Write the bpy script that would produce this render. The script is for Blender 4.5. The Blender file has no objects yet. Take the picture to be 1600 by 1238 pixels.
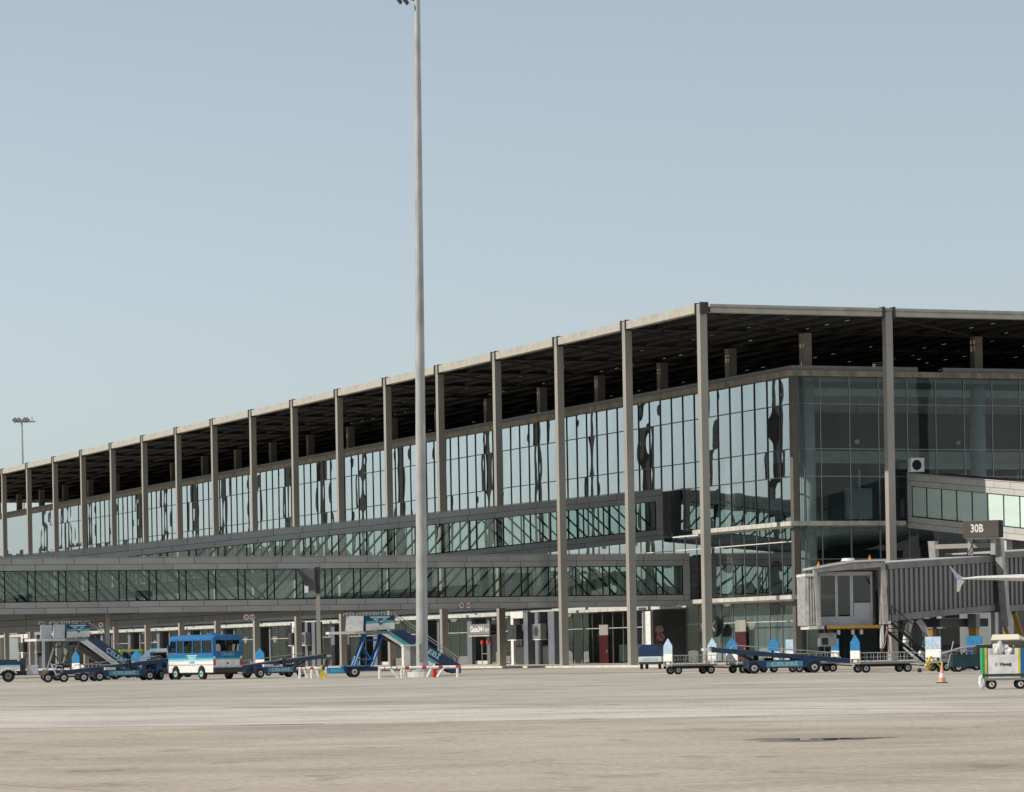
import bpy, bmesh, math, random
from mathutils import Vector, Matrix
random.seed(7)
R = math.radians
sc = bpy.context.scene
# ------------------------------------------------------------------ camera
F, H, ROLL, HOR = 5300.0, 1.45, 0.018, 397.0       # focal length in photo pixels, eye height, roll, horizon offset
cd = bpy.data.cameras.new('camera'); cam = bpy.data.objects.new('camera', cd); sc.collection.objects.link(cam)
cd.sensor_width = 36.0; cd.lens = F / 1600 * 36; cd.clip_start = 1.0; cd.clip_end = 12000
cd.shift_x = -ROLL * HOR / 1600; cd.shift_y = HOR / 1600
cam.matrix_world = Matrix.Translation((0, 0, H)) @ Matrix.Rotation(R(90), 4, 'X') @ Matrix.Rotation(-ROLL, 4, 'Z')
sc.camera = cam
# ------------------------------------------------------------------ sky, sun, exposure
SUN_EL = R(37); SUN_H = Vector((-0.95, -0.31)).normalized()
w = bpy.data.worlds.new('World'); sc.world = w; w.use_nodes = True
nt = w.node_tree; bg = nt.nodes['Background']
sky = nt.nodes.new('ShaderNodeTexSky'); sky.sky_type = 'NISHITA'; sky.sun_disc = False
sky.sun_elevation = SUN_EL; sky.sun_rotation = -math.atan2(SUN_H.x, SUN_H.y)
sky.air_density = 0.9; sky.dust_density = 0.84; sky.ozone_density = 2.4; sky.altitude = 0
hs = nt.nodes.new('ShaderNodeHueSaturation'); hs.inputs['Hue'].default_value = 0.495; hs.inputs['Saturation'].default_value = 0.47     # hazy, pale air
nt.links.new(sky.outputs[0], hs.inputs['Color']); tv = nt.nodes.new('ShaderNodeVectorMath'); tv.operation = 'MULTIPLY'; tv.inputs[1].default_value = (0.965, 1.0, 0.99); nt.links.new(hs.outputs[0], tv.inputs[0]); nt.links.new(tv.outputs[0], bg.inputs[0]); bg.inputs[1].default_value = 0.125
sl = bpy.data.lights.new('sun', 'SUN'); sl.energy = 5.0; sl.angle = R(0.53); sl.color = (1.0, 0.93, 0.82)
so = bpy.data.objects.new('sun', sl); sc.collection.objects.link(so)
sdir = Vector((SUN_H.x * math.cos(SUN_EL), SUN_H.y * math.cos(SUN_EL), math.sin(SUN_EL)))
so.rotation_euler = sdir.to_track_quat('Z', 'Y').to_euler(); so.location = (-60, 40, 90)
sc.view_settings.view_transform = 'Standard'; sc.view_settings.look = 'None'
sc.view_settings.gamma = 1.0; sc.view_settings.exposure = 0.0
sc.cycles.max_bounces = 8; sc.cycles.transparent_max_bounces = 32; sc.cycles.caustics_reflective = False
# ------------------------------------------------------------------ materials
MATS = {}
def mat(name, col, rough=0.6, metal=0.0, var=0.10, scale=1.5, rnd=0.0, spec=0.4, streak=0.0):
    if name in MATS: return MATS[name]
    m = bpy.data.materials.new(name); m.use_nodes = True; MATS[name] = m
    n = m.node_tree; b = n.nodes['Principled BSDF']
    b.inputs['Roughness'].default_value = rough; b.inputs['Metallic'].default_value = metal
    b.inputs['Specular IOR Level'].default_value = spec
    tc = n.nodes.new('ShaderNodeTexCoord'); nz = n.nodes.new('ShaderNodeTexNoise')
    nz.inputs['Scale'].default_value = scale; nz.inputs['Detail'].default_value = 5
    src = tc.outputs['Object']
    if streak:
        mp = n.nodes.new('ShaderNodeMapping'); mp.inputs['Scale'].default_value = (1, 1, streak)
        n.links.new(src, mp.inputs[0]); src = mp.outputs[0]
    n.links.new(src, nz.inputs['Vector'])
    mr = n.nodes.new('ShaderNodeMapRange'); mr.inputs[1].default_value = 0.3; mr.inputs[2].default_value = 0.7
    mr.inputs[3].default_value = 1 - var; mr.inputs[4].default_value = 1 + var
    n.links.new(nz.outputs[0], mr.inputs[0]); val = mr.outputs[0]
    if rnd:
        oi = n.nodes.new('ShaderNodeObjectInfo'); m2 = n.nodes.new('ShaderNodeMapRange')
        m2.inputs[3].default_value = 1 - rnd; m2.inputs[4].default_value = 1 + rnd
        n.links.new(oi.outputs['Random'], m2.inputs[0])
        mm = n.nodes.new('ShaderNodeMath'); mm.operation = 'MULTIPLY'
        n.links.new(val, mm.inputs[0]); n.links.new(m2.outputs[0], mm.inputs[1]); val = mm.outputs[0]
    vm = n.nodes.new('ShaderNodeVectorMath'); vm.operation = 'SCALE'; vm.inputs[0].default_value = col
    n.links.new(val, vm.inputs['Scale']); n.links.new(vm.outputs[0], b.inputs['Base Color'])
    return m
def glass(name, tint, base, gain, rough=0.0, power=2.0, gloss=(0.93, 0.97, 1.0)):
    """coated glass: tinted see-through pane whose mirror grows with the angle of view"""
    if name in MATS: return MATS[name]
    m = bpy.data.materials.new(name); m.use_nodes = True; MATS[name] = m
    n = m.node_tree; n.nodes.remove(n.nodes['Principled BSDF']); out = n.nodes['Material Output']
    lw = n.nodes.new('ShaderNodeLayerWeight'); lw.inputs[0].default_value = 0.5
    p = n.nodes.new('ShaderNodeMath'); p.operation = 'POWER'; p.inputs[1].default_value = power
    g = n.nodes.new('ShaderNodeMath'); g.operation = 'MULTIPLY_ADD'; g.inputs[1].default_value = gain; g.inputs[2].default_value = base
    g.use_clamp = True
    n.links.new(lw.outputs['Facing'], p.inputs[0]); n.links.new(p.outputs[0], g.inputs[0])
    t = n.nodes.new('ShaderNodeBsdfTransparent'); t.inputs[0].default_value = (*tint, 1)
    gl = n.nodes.new('ShaderNodeBsdfGlossy'); gl.inputs['Color'].default_value = (*gloss, 1); gl.inputs['Roughness'].default_value = rough
    mx = n.nodes.new('ShaderNodeMixShader')
    n.links.new(g.outputs[0], mx.inputs[0]); n.links.new(t.outputs[0], mx.inputs[1]); n.links.new(gl.outputs[0], mx.inputs[2])
    n.links.new(mx.outputs[0], out.inputs[0])
    return m
G_FAC = glass('facade_glass', (0.60, 0.68, 0.70), 0.022, 3.8, power=3.0, gloss=(0.62, 0.66, 0.68))
G_COR = glass('corridor_glass', (0.82, 0.885, 0.86), 0.035, 1.2)
G_CLR = glass('rear_glass', (0.91, 0.945, 0.935), 0.02, 1.0)
G_CAR = glass('vehicle_glass', (0.35, 0.40, 0.42), 0.08, 1.0)
STONE = mat('beige_painted_steel', (0.27, 0.252, 0.222), 0.6, var=0.12, scale=1.1, streak=0.15)
FASC = mat('beige_fascia', (0.36, 0.336, 0.293), 0.55, var=0.14, scale=0.9)
PANEL = mat('grey_aluminium_panel', (0.30, 0.30, 0.29), 0.45, 0.0, var=0.07, scale=0.9, rnd=0.09)
PANELW = mat('pale_aluminium_panel', (0.46, 0.45, 0.43), 0.5, 0.1, var=0.05, scale=0.9, rnd=0.05)
JOINT = mat('dark_joint', (0.03, 0.03, 0.03), 0.8)
MULL = mat('dark_mullion', (0.045, 0.05, 0.052), 0.4, 0.3)
MULLG = mat('grey_mullion', (0.20, 0.20, 0.195), 0.4, 0.3)
BRACE = mat('brace_steel', (0.022, 0.03, 0.028), 0.8, spec=0.1)
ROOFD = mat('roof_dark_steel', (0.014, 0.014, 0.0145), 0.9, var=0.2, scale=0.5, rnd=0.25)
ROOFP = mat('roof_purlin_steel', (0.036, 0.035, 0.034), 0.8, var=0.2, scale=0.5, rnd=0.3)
CORN = mat('cornice_stone', (0.30, 0.265, 0.215), 0.8, var=0.35, scale=1.6, streak=0.3)
PARA = mat('parapet_grey', (0.26, 0.265, 0.265), 0.6, var=0.12, scale=1.2)
CANOPY = mat('canopy_white', (0.44, 0.42, 0.38), 0.6, var=0.25, scale=1.5)
FILM = mat('frosted_film_glass', (0.56, 0.67, 0.63), 0.18, var=0.04, rnd=0.10, spec=0.6)
BELL = mat('rubber_bellows', (0.10, 0.10, 0.10), 0.8, var=0.3, scale=3)
POST = mat('corner_post_brown', (0.10, 0.09, 0.08), 0.6)
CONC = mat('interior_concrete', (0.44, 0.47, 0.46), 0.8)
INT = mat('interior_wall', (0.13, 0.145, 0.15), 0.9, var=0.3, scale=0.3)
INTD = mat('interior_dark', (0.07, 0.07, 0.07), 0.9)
KERB = mat('kerb_concrete', (0.52, 0.49, 0.43), 0.85, var=0.15, scale=0.8)
REDD = mat('dark_red_door', (0.045, 0.005, 0.007), 0.5)
BLUE = mat('deep_blue_paint', (0.004, 0.026, 0.08), 0.45, scale=5, var=0.35, spec=0.5)
BLUEL = mat('bright_blue_paint', (0.008, 0.115, 0.29), 0.42, scale=4, var=0.25, spec=0.5)
TEAL = mat('teal_stripe', (0.06, 0.33, 0.34), 0.4)
PALET = mat('pale_teal', (0.30, 0.52, 0.58), 0.4)
WHITE = mat('white_paint', (0.66, 0.66, 0.64), 0.45, scale=4, var=0.16, spec=0.5)
DIRTW = mat('dirty_white_paint', (0.60, 0.59, 0.55), 0.55, var=0.15)
GREYL = mat('light_grey_paint', (0.44, 0.45, 0.47), 0.5)
GREYM = mat('mid_grey_steel', (0.22, 0.22, 0.22), 0.5, 0.4)
GREYB = mat('bluish_grey_paint', (0.13, 0.14, 0.165), 0.5)
TUNNEL = mat('ribbed_grey_steel', (0.160, 0.152, 0.148), 0.6, 0.0, var=0.25, scale=1.6, streak=0.25)
CABG = mat('cab_grey', (0.33, 0.315, 0.305), 0.5, var=0.22, scale=2.5)
BLACK = mat('black_rubber', (0.012, 0.012, 0.012), 0.85)
DARK = mat('dark_steel', (0.035, 0.035, 0.035), 0.6)
RED = mat('red_paint', (0.45, 0.03, 0.025), 0.45)
YELL = mat('yellow_ochre_paint', (0.30, 0.17, 0.015), 0.5, var=0.2)
YELLB = mat('yellow_paint', (0.58, 0.46, 0.03), 0.5, var=0.25, scale=6)
GREEN = mat('green_paint', (0.02, 0.28, 0.12), 0.45)
LIME = mat('lime_green_paint', (0.22, 0.42, 0.05), 0.45)
ORANGE = mat('cone_orange', (0.72, 0.16, 0.07), 0.6, var=0.25, scale=6)
GALV = mat('galvanised_steel', (0.33, 0.335, 0.33), 0.6, 0.1, var=0.22, scale=1.6, streak=0.4)
SIGN = mat('sign_brown', (0.075, 0.062, 0.055), 0.5)
PLAST = mat('clear_plastic', (0.62, 0.61, 0.60), 0.3, var=0.2, scale=8)
BLIND = mat('pale_blind', (0.55, 0.62, 0.58), 0.8)
AMBER = mat('amber_lamp', (0.7, 0.25, 0.03), 0.3)
# ------------------------------------------------------------------ builders
COL = sc.collection
class MB:
    def __init__(s): s.v = []; s.f = []; s.smooth = False
    def quad8(s, p):            # 8 corners: bottom 4 (ccw) then top 4
        n = len(s.v); s.v += [tuple(q) for q in p]
        s.f += [(n+3, n+2, n+1, n), (n+4, n+5, n+6, n+7)] + [(n+i, n+(i+1) % 4, n+4+(i+1) % 4, n+4+i) for i in range(4)]
        return s
    def box(s, x0, x1, y0, y1, z0, z1, sh=0.0):      # sh: rise per metre of x
        a, b = sh*x0, sh*x1
        return s.quad8([(x0, y0, z0+a), (x1, y0, z0+b), (x1, y1, z0+b), (x0, y1, z0+a), (x0, y0, z1+a), (x1, y0, z1+b), (x1, y1, z1+b), (x0, y1, z1+a)])
    def prism(s, poly, plane, a, b):      # poly of 2d points; plane 'xz' extruded along y, 'yz' along x, 'xy' along z
        n = len(s.v); k = len(poly)
        for t in (a, b):
            for p, q in poly:
                s.v.append({'xz': (p, t, q), 'yz': (t, p, q), 'xy': (p, q, t)}[plane])
        s.f.append(tuple(range(n, n+k))); s.f.append(tuple(range(n+2*k-1, n+k-1, -1)))
        s.f += [(n+i, n+k+i, n+k+(i+1) % k, n+(i+1) % k) for i in range(k)]
        return s
    def tube(s, p, q, r0, r1=None, n=8):
        r1 = r0 if r1 is None else r1
        p, q = Vector(p), Vector(q); d = (q-p).normalized()
        a = d.orthogonal().normalized(); b = d.cross(a); k = len(s.v)
        for c, r in ((p, r0), (q, r1)):
            for i in range(n):
                t = 2*math.pi*(i+0.5)/n; s.v.append(tuple(c + a*(r*math.cos(t)) + b*(r*math.sin(t))))
        s.f += [(k+i, k+(i+1) % n, k+n+(i+1) % n, k+n+i) for i in range(n)]
        s.f.append(tuple(range(k+n-1, k-1, -1))); s.f.append(tuple(range(k+n, k+2*n)))
        return s
    def path(s, pts, r, n=6):
        for a, b in zip(pts, pts[1:]): s.tube(a, b, r, r, n)
        return s
    def mesh(s, name):
        m = bpy.data.meshes.new(name); m.from_pydata(s.v, [], s.f); m.update()
        bm = bmesh.new(); bm.from_mesh(m); bmesh.ops.recalc_face_normals(bm, faces=bm.faces); bm.to_mesh(m); bm.free()
        return m
    def build(s, name, mt, parent=None, loc=(0, 0, 0), rz=0.0, bevel=0.0, smooth=False):
        o = link(name, s.mesh(name), mt, parent, loc, rz)
        if smooth:
            for p in o.data.polygons: p.use_smooth = True
            e = o.modifiers.new('split', 'EDGE_SPLIT'); e.split_angle = R(40)
        if bevel:
            b = o.modifiers.new('bevel', 'BEVEL'); b.width = bevel; b.segments = 2; b.limit_method = 'ANGLE'
        return o
def link(name, me, mt, parent=None, loc=(0, 0, 0), rz=0.0):
    o = bpy.data.objects.new(name, me)
    if mt and not me.materials: me.materials.append(mt)
    COL.objects.link(o); o.parent = parent; o.location = loc; o.rotation_euler = (0, 0, rz)
    return o
def B(*a, **k): return MB().box(*a, **k)
def tag(o, label=None, cat=None, group=None, kind=None):
    for k, v in (('label', label), ('category', cat), ('group', group), ('kind', kind)):
        if v: o[k] = v
    return o
def thing(name, label, cat, loc=(0, 0, 0), rz=0.0, group=None):
    o = bpy.data.objects.new(name, None); COL.objects.link(o); o.location = loc; o.rotation_euler = (0, 0, rz)
    o.empty_display_size = 0.3
    return tag(o, label, cat, group)
def copy_tree(o, parent=None):
    c = o.copy(); COL.objects.link(c); c.parent = parent
    for ch in [x for x in o.children]: copy_tree(ch, c)
    return c
def text(s, size, mt, parent, mtx, name='lettering', width=None, bold=0.0, parent_inverse=None):
    cu = bpy.data.curves.new(name, 'FONT'); cu.body = s; cu.size = size; cu.align_x = 'CENTER'; cu.align_y = 'CENTER'
    cu.extrude = 0.004; cu.offset = bold; cu.resolution_u = 3
    t = bpy.data.objects.new(name, cu); COL.objects.link(t)
    me = bpy.data.meshes.new_from_object(t.evaluated_get(bpy.context.evaluated_depsgraph_get()))
    bpy.data.objects.remove(t); bpy.data.curves.remove(cu)
    if width:
        xs = [v.co.x for v in me.vertices]; k = width/(max(xs)-min(xs))
        for v in me.vertices: v.co.x *= k
    me.materials.clear(); o = link(name, me, mt, parent); o.matrix_local = mtx
    return o
def face(origin, right, up=(0, 0, 1)):   # matrix: text x along right, y along up, z outward
    r = Vector(right).normalized(); u = Vector(up).normalized(); n = r.cross(u)
    m = Matrix((r, u, n)).transposed().to_4x4(); m.translation = Vector(origin); return m
def ground(u, Y, z=0.0):                  # a place on the apron from a photo column and a distance
    du = u-800; e = (z-H)*F/Y; dv = e-HOR+ROLL*du
    return Vector(((du+ROLL*dv)/F*Y, Y, z))
def wheel(parent, x, y, r, wd, rim=DIRTW, side=1):
    t = MB().tube((0, -wd/2, 0), (0, wd/2, 0), r, n=16).build('wheel', BLACK, parent, (x, y, r), smooth=True)
    MB().tube((0, -wd/2-0.012, 0), (0, wd/2+0.012, 0), r*0.52, n=12).build('rim', rim, t)
    MB().tube((0, -wd/2-0.03, 0), (0, wd/2+0.03, 0), r*0.2, n=8).build('hub', DARK, t)
    return t
# ------------------------------------------------------------------ ground
def world_mat(name, c1, c2, sx, sy, detail=6, c3=None):
    m = bpy.data.materials.new(name); m.use_nodes = True; n = m.node_tree; b = n.nodes['Principled BSDF']
    b.inputs['Roughness'].default_value = 0.85; b.inputs['Specular IOR Level'].default_value = 0.25
    g = n.nodes.new('ShaderNodeNewGeometry')
    def noise(scale, sxy, det):
        mp = n.nodes.new('ShaderNodeMapping'); mp.inputs['Scale'].default_value = (*sxy, 1)
        mp.inputs['Rotation'].default_value = (0, 0, R(8))
        nz = n.nodes.new('ShaderNodeTexNoise'); nz.inputs['Scale'].default_value = scale; nz.inputs['Detail'].default_value = det
        nz.inputs['Roughness'].default_value = 0.6
        n.links.new(g.outputs['Position'], mp.inputs[0]); n.links.new(mp.outputs[0], nz.inputs[0]); return nz.outputs[0]
    r1 = n.nodes.new('ShaderNodeValToRGB'); r1.color_ramp.elements[0].position = 0.33; r1.color_ramp.elements[1].position = 0.66
    r1.color_ramp.elements[0].color = (*c1, 1); r1.color_ramp.elements[1].color = (*c2, 1)
    n.links.new(noise(1.0, (sx, sy), detail), r1.inputs[0])
    r2 = n.nodes.new('ShaderNodeValToRGB'); r2.color_ramp.elements[0].position = 0.30; r2.color_ramp.elements[1].position = 0.55
    r2.color_ramp.elements[0].color = (0.70, 0.69, 0.68, 1); r2.color_ramp.elements[1].color = (1, 1, 1, 1)
    n.links.new(noise(1.0, (0.16, 0.22), 8), r2.inputs[0])
    mx = n.nodes.new('ShaderNodeMix'); mx.data_type = 'RGBA'; mx.blend_type = 'MULTIPLY'; mx.inputs[0].default_value = 1
    n.links.new(r1.outputs[0], mx.inputs[6]); n.links.new(r2.outputs[0], mx.inputs[7])
    r3 = n.nodes.new('ShaderNodeValToRGB'); r3.color_ramp.elements[0].position = 0.36; r3.color_ramp.elements[1].position = 0.64
    r3.color_ramp.elements[0].color = (0.84, 0.84, 0.84, 1); r3.color_ramp.elements[1].color = (1.08, 1.07, 1.05, 1)
    n.links.new(noise(1.0, (9.0, 3.0), 12), r3.inputs[0])
    m2 = n.nodes.new('ShaderNodeMix'); m2.data_type = 'RGBA'; m2.blend_type = 'MULTIPLY'; m2.inputs[0].default_value = 1
    n.links.new(mx.outputs[2], m2.inputs[6]); n.links.new(r3.outputs[0], m2.inputs[7])
    bt = n.nodes.new('ShaderNodeTexBrick'); bt.offset = 0.0; bt.inputs['Scale'].default_value = 1.0; bt.inputs['Brick Width'].default_value = 7.5; bt.inputs['Row Height'].default_value = 7.5
    bt.inputs['Mortar Size'].default_value = 0.035; bt.inputs['Mortar Smooth'].default_value = 0.3; bt.inputs['Color1'].default_value = (1, 1, 1, 1); bt.inputs['Color2'].default_value = (0.93, 0.925, 0.92, 1); bt.inputs['Mortar'].default_value = (0.62, 0.60, 0.57, 1)
    mb_ = n.nodes.new('ShaderNodeMapping'); mb_.inputs['Rotation'].default_value = (0, 0, R(-31)); n.links.new(g.outputs['Position'], mb_.inputs[0]); n.links.new(mb_.outputs[0], bt.inputs[0])
    m3 = n.nodes.new('ShaderNodeMix'); m3.data_type = 'RGBA'; m3.blend_type = 'MULTIPLY'; m3.inputs[0].default_value = 1
    n.links.new(m2.outputs[2], m3.inputs[6]); n.links.new(bt.outputs[0], m3.inputs[7])
    r4 = n.nodes.new('ShaderNodeValToRGB'); r4.color_ramp.elements[0].position = 0.60; r4.color_ramp.elements[1].position = 0.72     # scattered oil and tyre stains
    r4.color_ramp.elements[0].color = (1, 1, 1, 1); r4.color_ramp.elements[1].color = (0.62, 0.60, 0.58, 1); n.links.new(noise(1.0, (0.8, 0.35), 3), r4.inputs[0])
    m4 = n.nodes.new('ShaderNodeMix'); m4.data_type = 'RGBA'; m4.blend_type = 'MULTIPLY'; m4.inputs[0].default_value = 0.8
    n.links.new(m3.outputs[2], m4.inputs[6]); n.links.new(r4.outputs[0], m4.inputs[7])
    n.links.new(m4.outputs[2], b.inputs['Base Color'])
    return m
def sheet(name, pts, mt, z):
    me = bpy.data.meshes.new(name); me.from_pydata([(x, y, z) for x, y in pts], [], [tuple(range(len(pts)))]); me.update()
    o = link(name, me, mt); return tag(o, kind='structure')
APR = world_mat('apron_concrete', (0.37, 0.341, 0.296), (0.475, 0.44, 0.387), 0.05, 0.035)
LGT = world_mat('pale_concrete', (0.475, 0.445, 0.395), (0.57, 0.535, 0.478), 0.09, 0.05)
NEAR = world_mat('brown_concrete', (0.38, 0.33, 0.268), (0.48, 0.43, 0.36), 0.12, 0.10)
REDL = world_mat('faded_red_paint', (0.36, 0.24, 0.20), (0.42, 0.33, 0.28), 0.2, 0.2)
WLIN = world_mat('worn_white_paint', (0.45, 0.43, 0.38), (0.66, 0.64, 0.58), 0.4, 0.4)
CRACK = mat('joint_sealant', (0.05, 0.045, 0.04), 0.9)
sheet('apron_ground', [(-3000, -200), (3000, -200), (3000, 5000), (-3000, 5000)], APR, 0.0)
sheet('pale_concrete_lane', [(-60, 70), (60, 69.6), (60, 79), (20, 80), (9, 83), (6, 87), (1, 86), (-2, 93), (-7, 91), (-9, 97), (-14, 95), (-60, 99)], LGT, 0.004)
sheet('near_concrete_strip', [(-80, -20), (80, -20), (80, 69.0), (12, 69.5), (9, 68.2), (6.5, 69.0), (5, 66.9), (3, 67.5), (1, 66.6), (-1.5, 68.6), (-4, 68.0), (-6, 69.8), (-9, 70.2), (-80, 71)], NEAR, 0.008)
sheet('slab_joint', [(-80, 71.0), (-9, 70.2), (-6, 69.8), (-4, 69.6), (-4, 69.75), (-6, 70.0), (-9, 70.45), (-80, 71.3)], CRACK, 0.012)
sheet('painted_guide_line', [(-22, 111.5), (11, 71.5), (11.22, 71.5), (-21.5, 111.9)], WLIN, 0.009)
sheet('red_painted_lane', [(-8, 205), (42, 178), (42, 186), (-8, 213)], REDL, 0.006)
puddle = bpy.data.materials.new('standing_water'); puddle.use_nodes = True
pb = puddle.node_tree.nodes['Principled BSDF']; pb.inputs['Base Color'].default_value = (0.02, 0.02, 0.02, 1); pb.inputs['Roughness'].default_value = 0.03
pts = []
for i in range(40):
    t = 2*math.pi*i/40; k = 1+0.25*math.sin(3*t+1)+0.15*math.sin(7*t)
    pts.append((4.70+0.66*k*math.cos(t), 51.6+0.42*k*math.sin(t)))
sheet('damp_patch', [(4.75+(x-4.75)*1.5-0.2, 51.6+(y-51.6)*2.4+0.1) for x, y in pts], mat('damp_concrete', (0.17, 0.145, 0.115), 0.5, var=0.3, scale=3), 0.011)
sheet('puddle_water', pts, puddle, 0.015)
def added_hills():
    v, f = [], []; n = 90; rg0 = random.Random(4); ph = [rg0.uniform(0, 6.28) for _ in range(8)]
    for i in range(n+1):
        t = i/n; a = R(100+115*t); d = 900.0                      # unseen low rise, added to darken the mirror image in the ground-floor glass
        hgt = 20+9*math.sin(5*t+ph[0])+6*math.sin(13*t+ph[1])+3*math.sin(37*t+ph[2])+1.5*math.sin(91*t+ph[3])
        for dd, hh in ((0, 0), (40, 0.6), (90, 1.0), (260, 0.9), (420, 0)):
            v.append(((d+dd)*math.cos(a), (d+dd)*math.sin(a), hgt*hh))
    for i in range(n):
        for j in range(4): k_ = i*5+j; f.append((k_, k_+5, k_+6, k_+1))
    me = bpy.data.meshes.new('added_hills'); me.from_pydata(v, [], f); me.update()
    tag(link('added_hills', me, mat('added_slope', (0.055, 0.065, 0.045), 0.95, var=0.4, scale=0.02)), kind='structure')
added_hills()
# ------------------------------------------------------------------ terminal frame: local x runs along the short front (right), y along the long front (away, left)
ANG = math.atan2(2157, 5300)
ca, sa = math.cos(ANG), math.sin(ANG)
C0 = Vector((13.75, 244.0, 0.0)); PL, PR = 13.25, 15.08
def loc2w(r, l, z=0.0): return Vector((C0.x+r*ca-l*sa, C0.y+r*sa+l*ca, z))
def l_of(u, v, r):
    k = ((u-800)+ROLL*(619-v))/F
    return (C0.x+r*ca-k*(C0.y+r*sa))/(sa+k*ca)
T = thing('terminal_building', 'long glass airport terminal under a flat steel roof on tall square columns', 'terminal', C0, ANG)
GX, GY = 12.8, 11.0                  # glass lines
ZR, ZB, ZT = 26.1, 25.5, 22.0        # roof top, roof underside, glass top
NB = 22; LEND = PL*NB
SIDEWALK = MB().box(-1.3, 75, -1.3, LEND, 0, 0.16).build('pavement', KERB, None, C0, ANG); tag(SIDEWALK, kind='structure')
# columns with brackets
cm = B(-0.28, 0.28, -0.28, 0.28, 0.0, ZB+0.45).mesh('column'); cm.materials.append(STONE)
bk = MB().box(-0.34, 0.30, 0.34, 0.52, ZB-0.12, ZR+0.10).box(-0.34, 0.30, -0.52, -0.34, ZB-0.12, ZR+0.10).mesh('bracket'); bk.materials.append(DARK)
cols = [(0, k*PL) for k in range(NB+1)] + [(j*PR, 0) for j in range(1, 5)]
for r, l in cols:
    c = link('column', cm, None, T, (r, l, 0.16))
    b = link('bracket', bk, None, c, (0, 0, -0.16), R(90) if (l == 0 and r > 0) else 0)
# roof
roof = MB()
deck_l = 3.3125; rh = random.Random(9)
for i in range(int(LEND/deck_l)):
    l0 = i*deck_l; roof.box(0.3, 75, l0+0.36, l0+deck_l-0.36, 25.86, 25.866)
    if l0 < 130 :
        r = 0.3
        while r < 46:
            g = (r % 2.513)
            if g < 1.1 and r > 9.0 and rh.random() < 0.6: roof.box(r, r+0.11, l0-0.36, l0+0.36, 25.86, 25.866); r += 0.2
            elif g < 1.1: roof.box(r, r+0.2, l0-0.36, l0+0.36, 25.86, 25.866); r += 0.2
            else: roof.box(r, r+1.40, l0-0.36, l0+0.36, 25.86, 25.866); r += 1.40
        roof.box(46, 75, l0-0.36, l0+0.36, 25.86, 25.866)
    else: roof.box(0.3, 75, l0-0.36, l0+0.36, 25.86, 25.866)
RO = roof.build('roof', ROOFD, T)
fl = B(-0.28, 0.28, 0.55, PL-0.55, ZB, ZR).mesh('fascia_beam'); fl.materials.append(FASC)
fr = B(0.55, PR-0.55, -0.28, 0.28, ZB, ZR).mesh('fascia_beam'); fr.materials.append(FASC)
for k in range(NB): link('fascia_beam', fl, None, RO, (0, k*PL, 0))
for j in range(5): link('fascia_beam', fr, None, RO, (j*PR, 0, 0))
MB().box(0, 75, LEND-0.28, LEND+0.28, ZB, ZR).build('fascia_beam', FASC, RO)
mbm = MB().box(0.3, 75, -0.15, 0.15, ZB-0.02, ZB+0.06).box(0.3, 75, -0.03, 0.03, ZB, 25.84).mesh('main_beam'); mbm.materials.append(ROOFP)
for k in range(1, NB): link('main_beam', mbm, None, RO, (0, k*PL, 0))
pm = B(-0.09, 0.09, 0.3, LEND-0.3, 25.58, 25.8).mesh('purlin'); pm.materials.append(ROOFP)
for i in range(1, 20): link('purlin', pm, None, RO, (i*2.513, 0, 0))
for k in range(0, 10):              # wind braces under the deck
    MB().tube((0.4, k*PL+0.3, 25.5), (PR-0.3, (k+1)*PL-0.3, 25.5), 0.07, n=6).build('wind_brace', ROOFP, RO)
MB().tube((PR+0.3, 0.4, 25.5), (2*PR, PL, 25.5), 0.07, n=6).build('wind_brace', ROOFP, RO)
# inner columns: concrete round below, square stub above the building roof
ic = MB().tube((0, 0, 0), (0, 0, 21.6), 0.62, n=20).mesh('inner_column'); ic.materials.append(CONC)
for p in ic.polygons: p.use_smooth = len(p.vertices) == 4
st = B(-0.36, 0.36, -0.36, 0.36, 22.3, 25.5).mesh('roof_post'); st.materials.append(mat('roof_post_paint', (0.27, 0.25, 0.22), 0.7, rnd=0.2))
for k in range(1, NB): link('inner_column', ic, None, T, (PR, k*PL, 0.1)); link('roof_post', st, None, T, (PR, k*PL, 0))
for j in range(2, 5): link('inner_column', ic, None, T, (PR*j, PL, 0.1)); link('roof_post', st, None, T, (PR*j, PL, 0))
for k in range(2, 12, 2): link('roof_post', st, None, T, (PR*2, k*PL+3, -0.6))
# building roof, floors, inner walls
B(GX+0.3, 74, GY+0.3, LEND-6, 21.65, 22.2).build('roof_slab', PARA, T)
B(GX+0.25, 60, GY+0.25, LEND-6, 10.15, 10.6).build('floor_slab', CONC, T)
B(GX+0.25, 60, GY+0.25, LEND-6, 4.65, 5.1).build('floor_slab', CONC, T)
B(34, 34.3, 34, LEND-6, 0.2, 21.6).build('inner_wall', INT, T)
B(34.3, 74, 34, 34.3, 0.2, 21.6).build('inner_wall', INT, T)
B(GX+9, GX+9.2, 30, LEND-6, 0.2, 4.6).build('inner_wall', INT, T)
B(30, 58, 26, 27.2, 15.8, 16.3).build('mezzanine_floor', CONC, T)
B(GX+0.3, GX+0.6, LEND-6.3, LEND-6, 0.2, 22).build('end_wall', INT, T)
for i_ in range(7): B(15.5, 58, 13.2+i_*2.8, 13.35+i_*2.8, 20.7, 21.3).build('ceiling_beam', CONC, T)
B(16, 58, 26.9, 27.0, 16.3, 17.3).build('balustrade', CONC, T)
for i_ in range(9): B(16.5+i_*4.2, 18.9+i_*4.2, 33.5, 33.9, 12.0, 14.6).build('inner_door', CONC if i_ % 2 else INTD, T)
for k in range(6): B(17+k*5, 17.12+k*5, 27.3, 27.42, 10.7, 15.8).build('inner_post', CONC, T)
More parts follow.
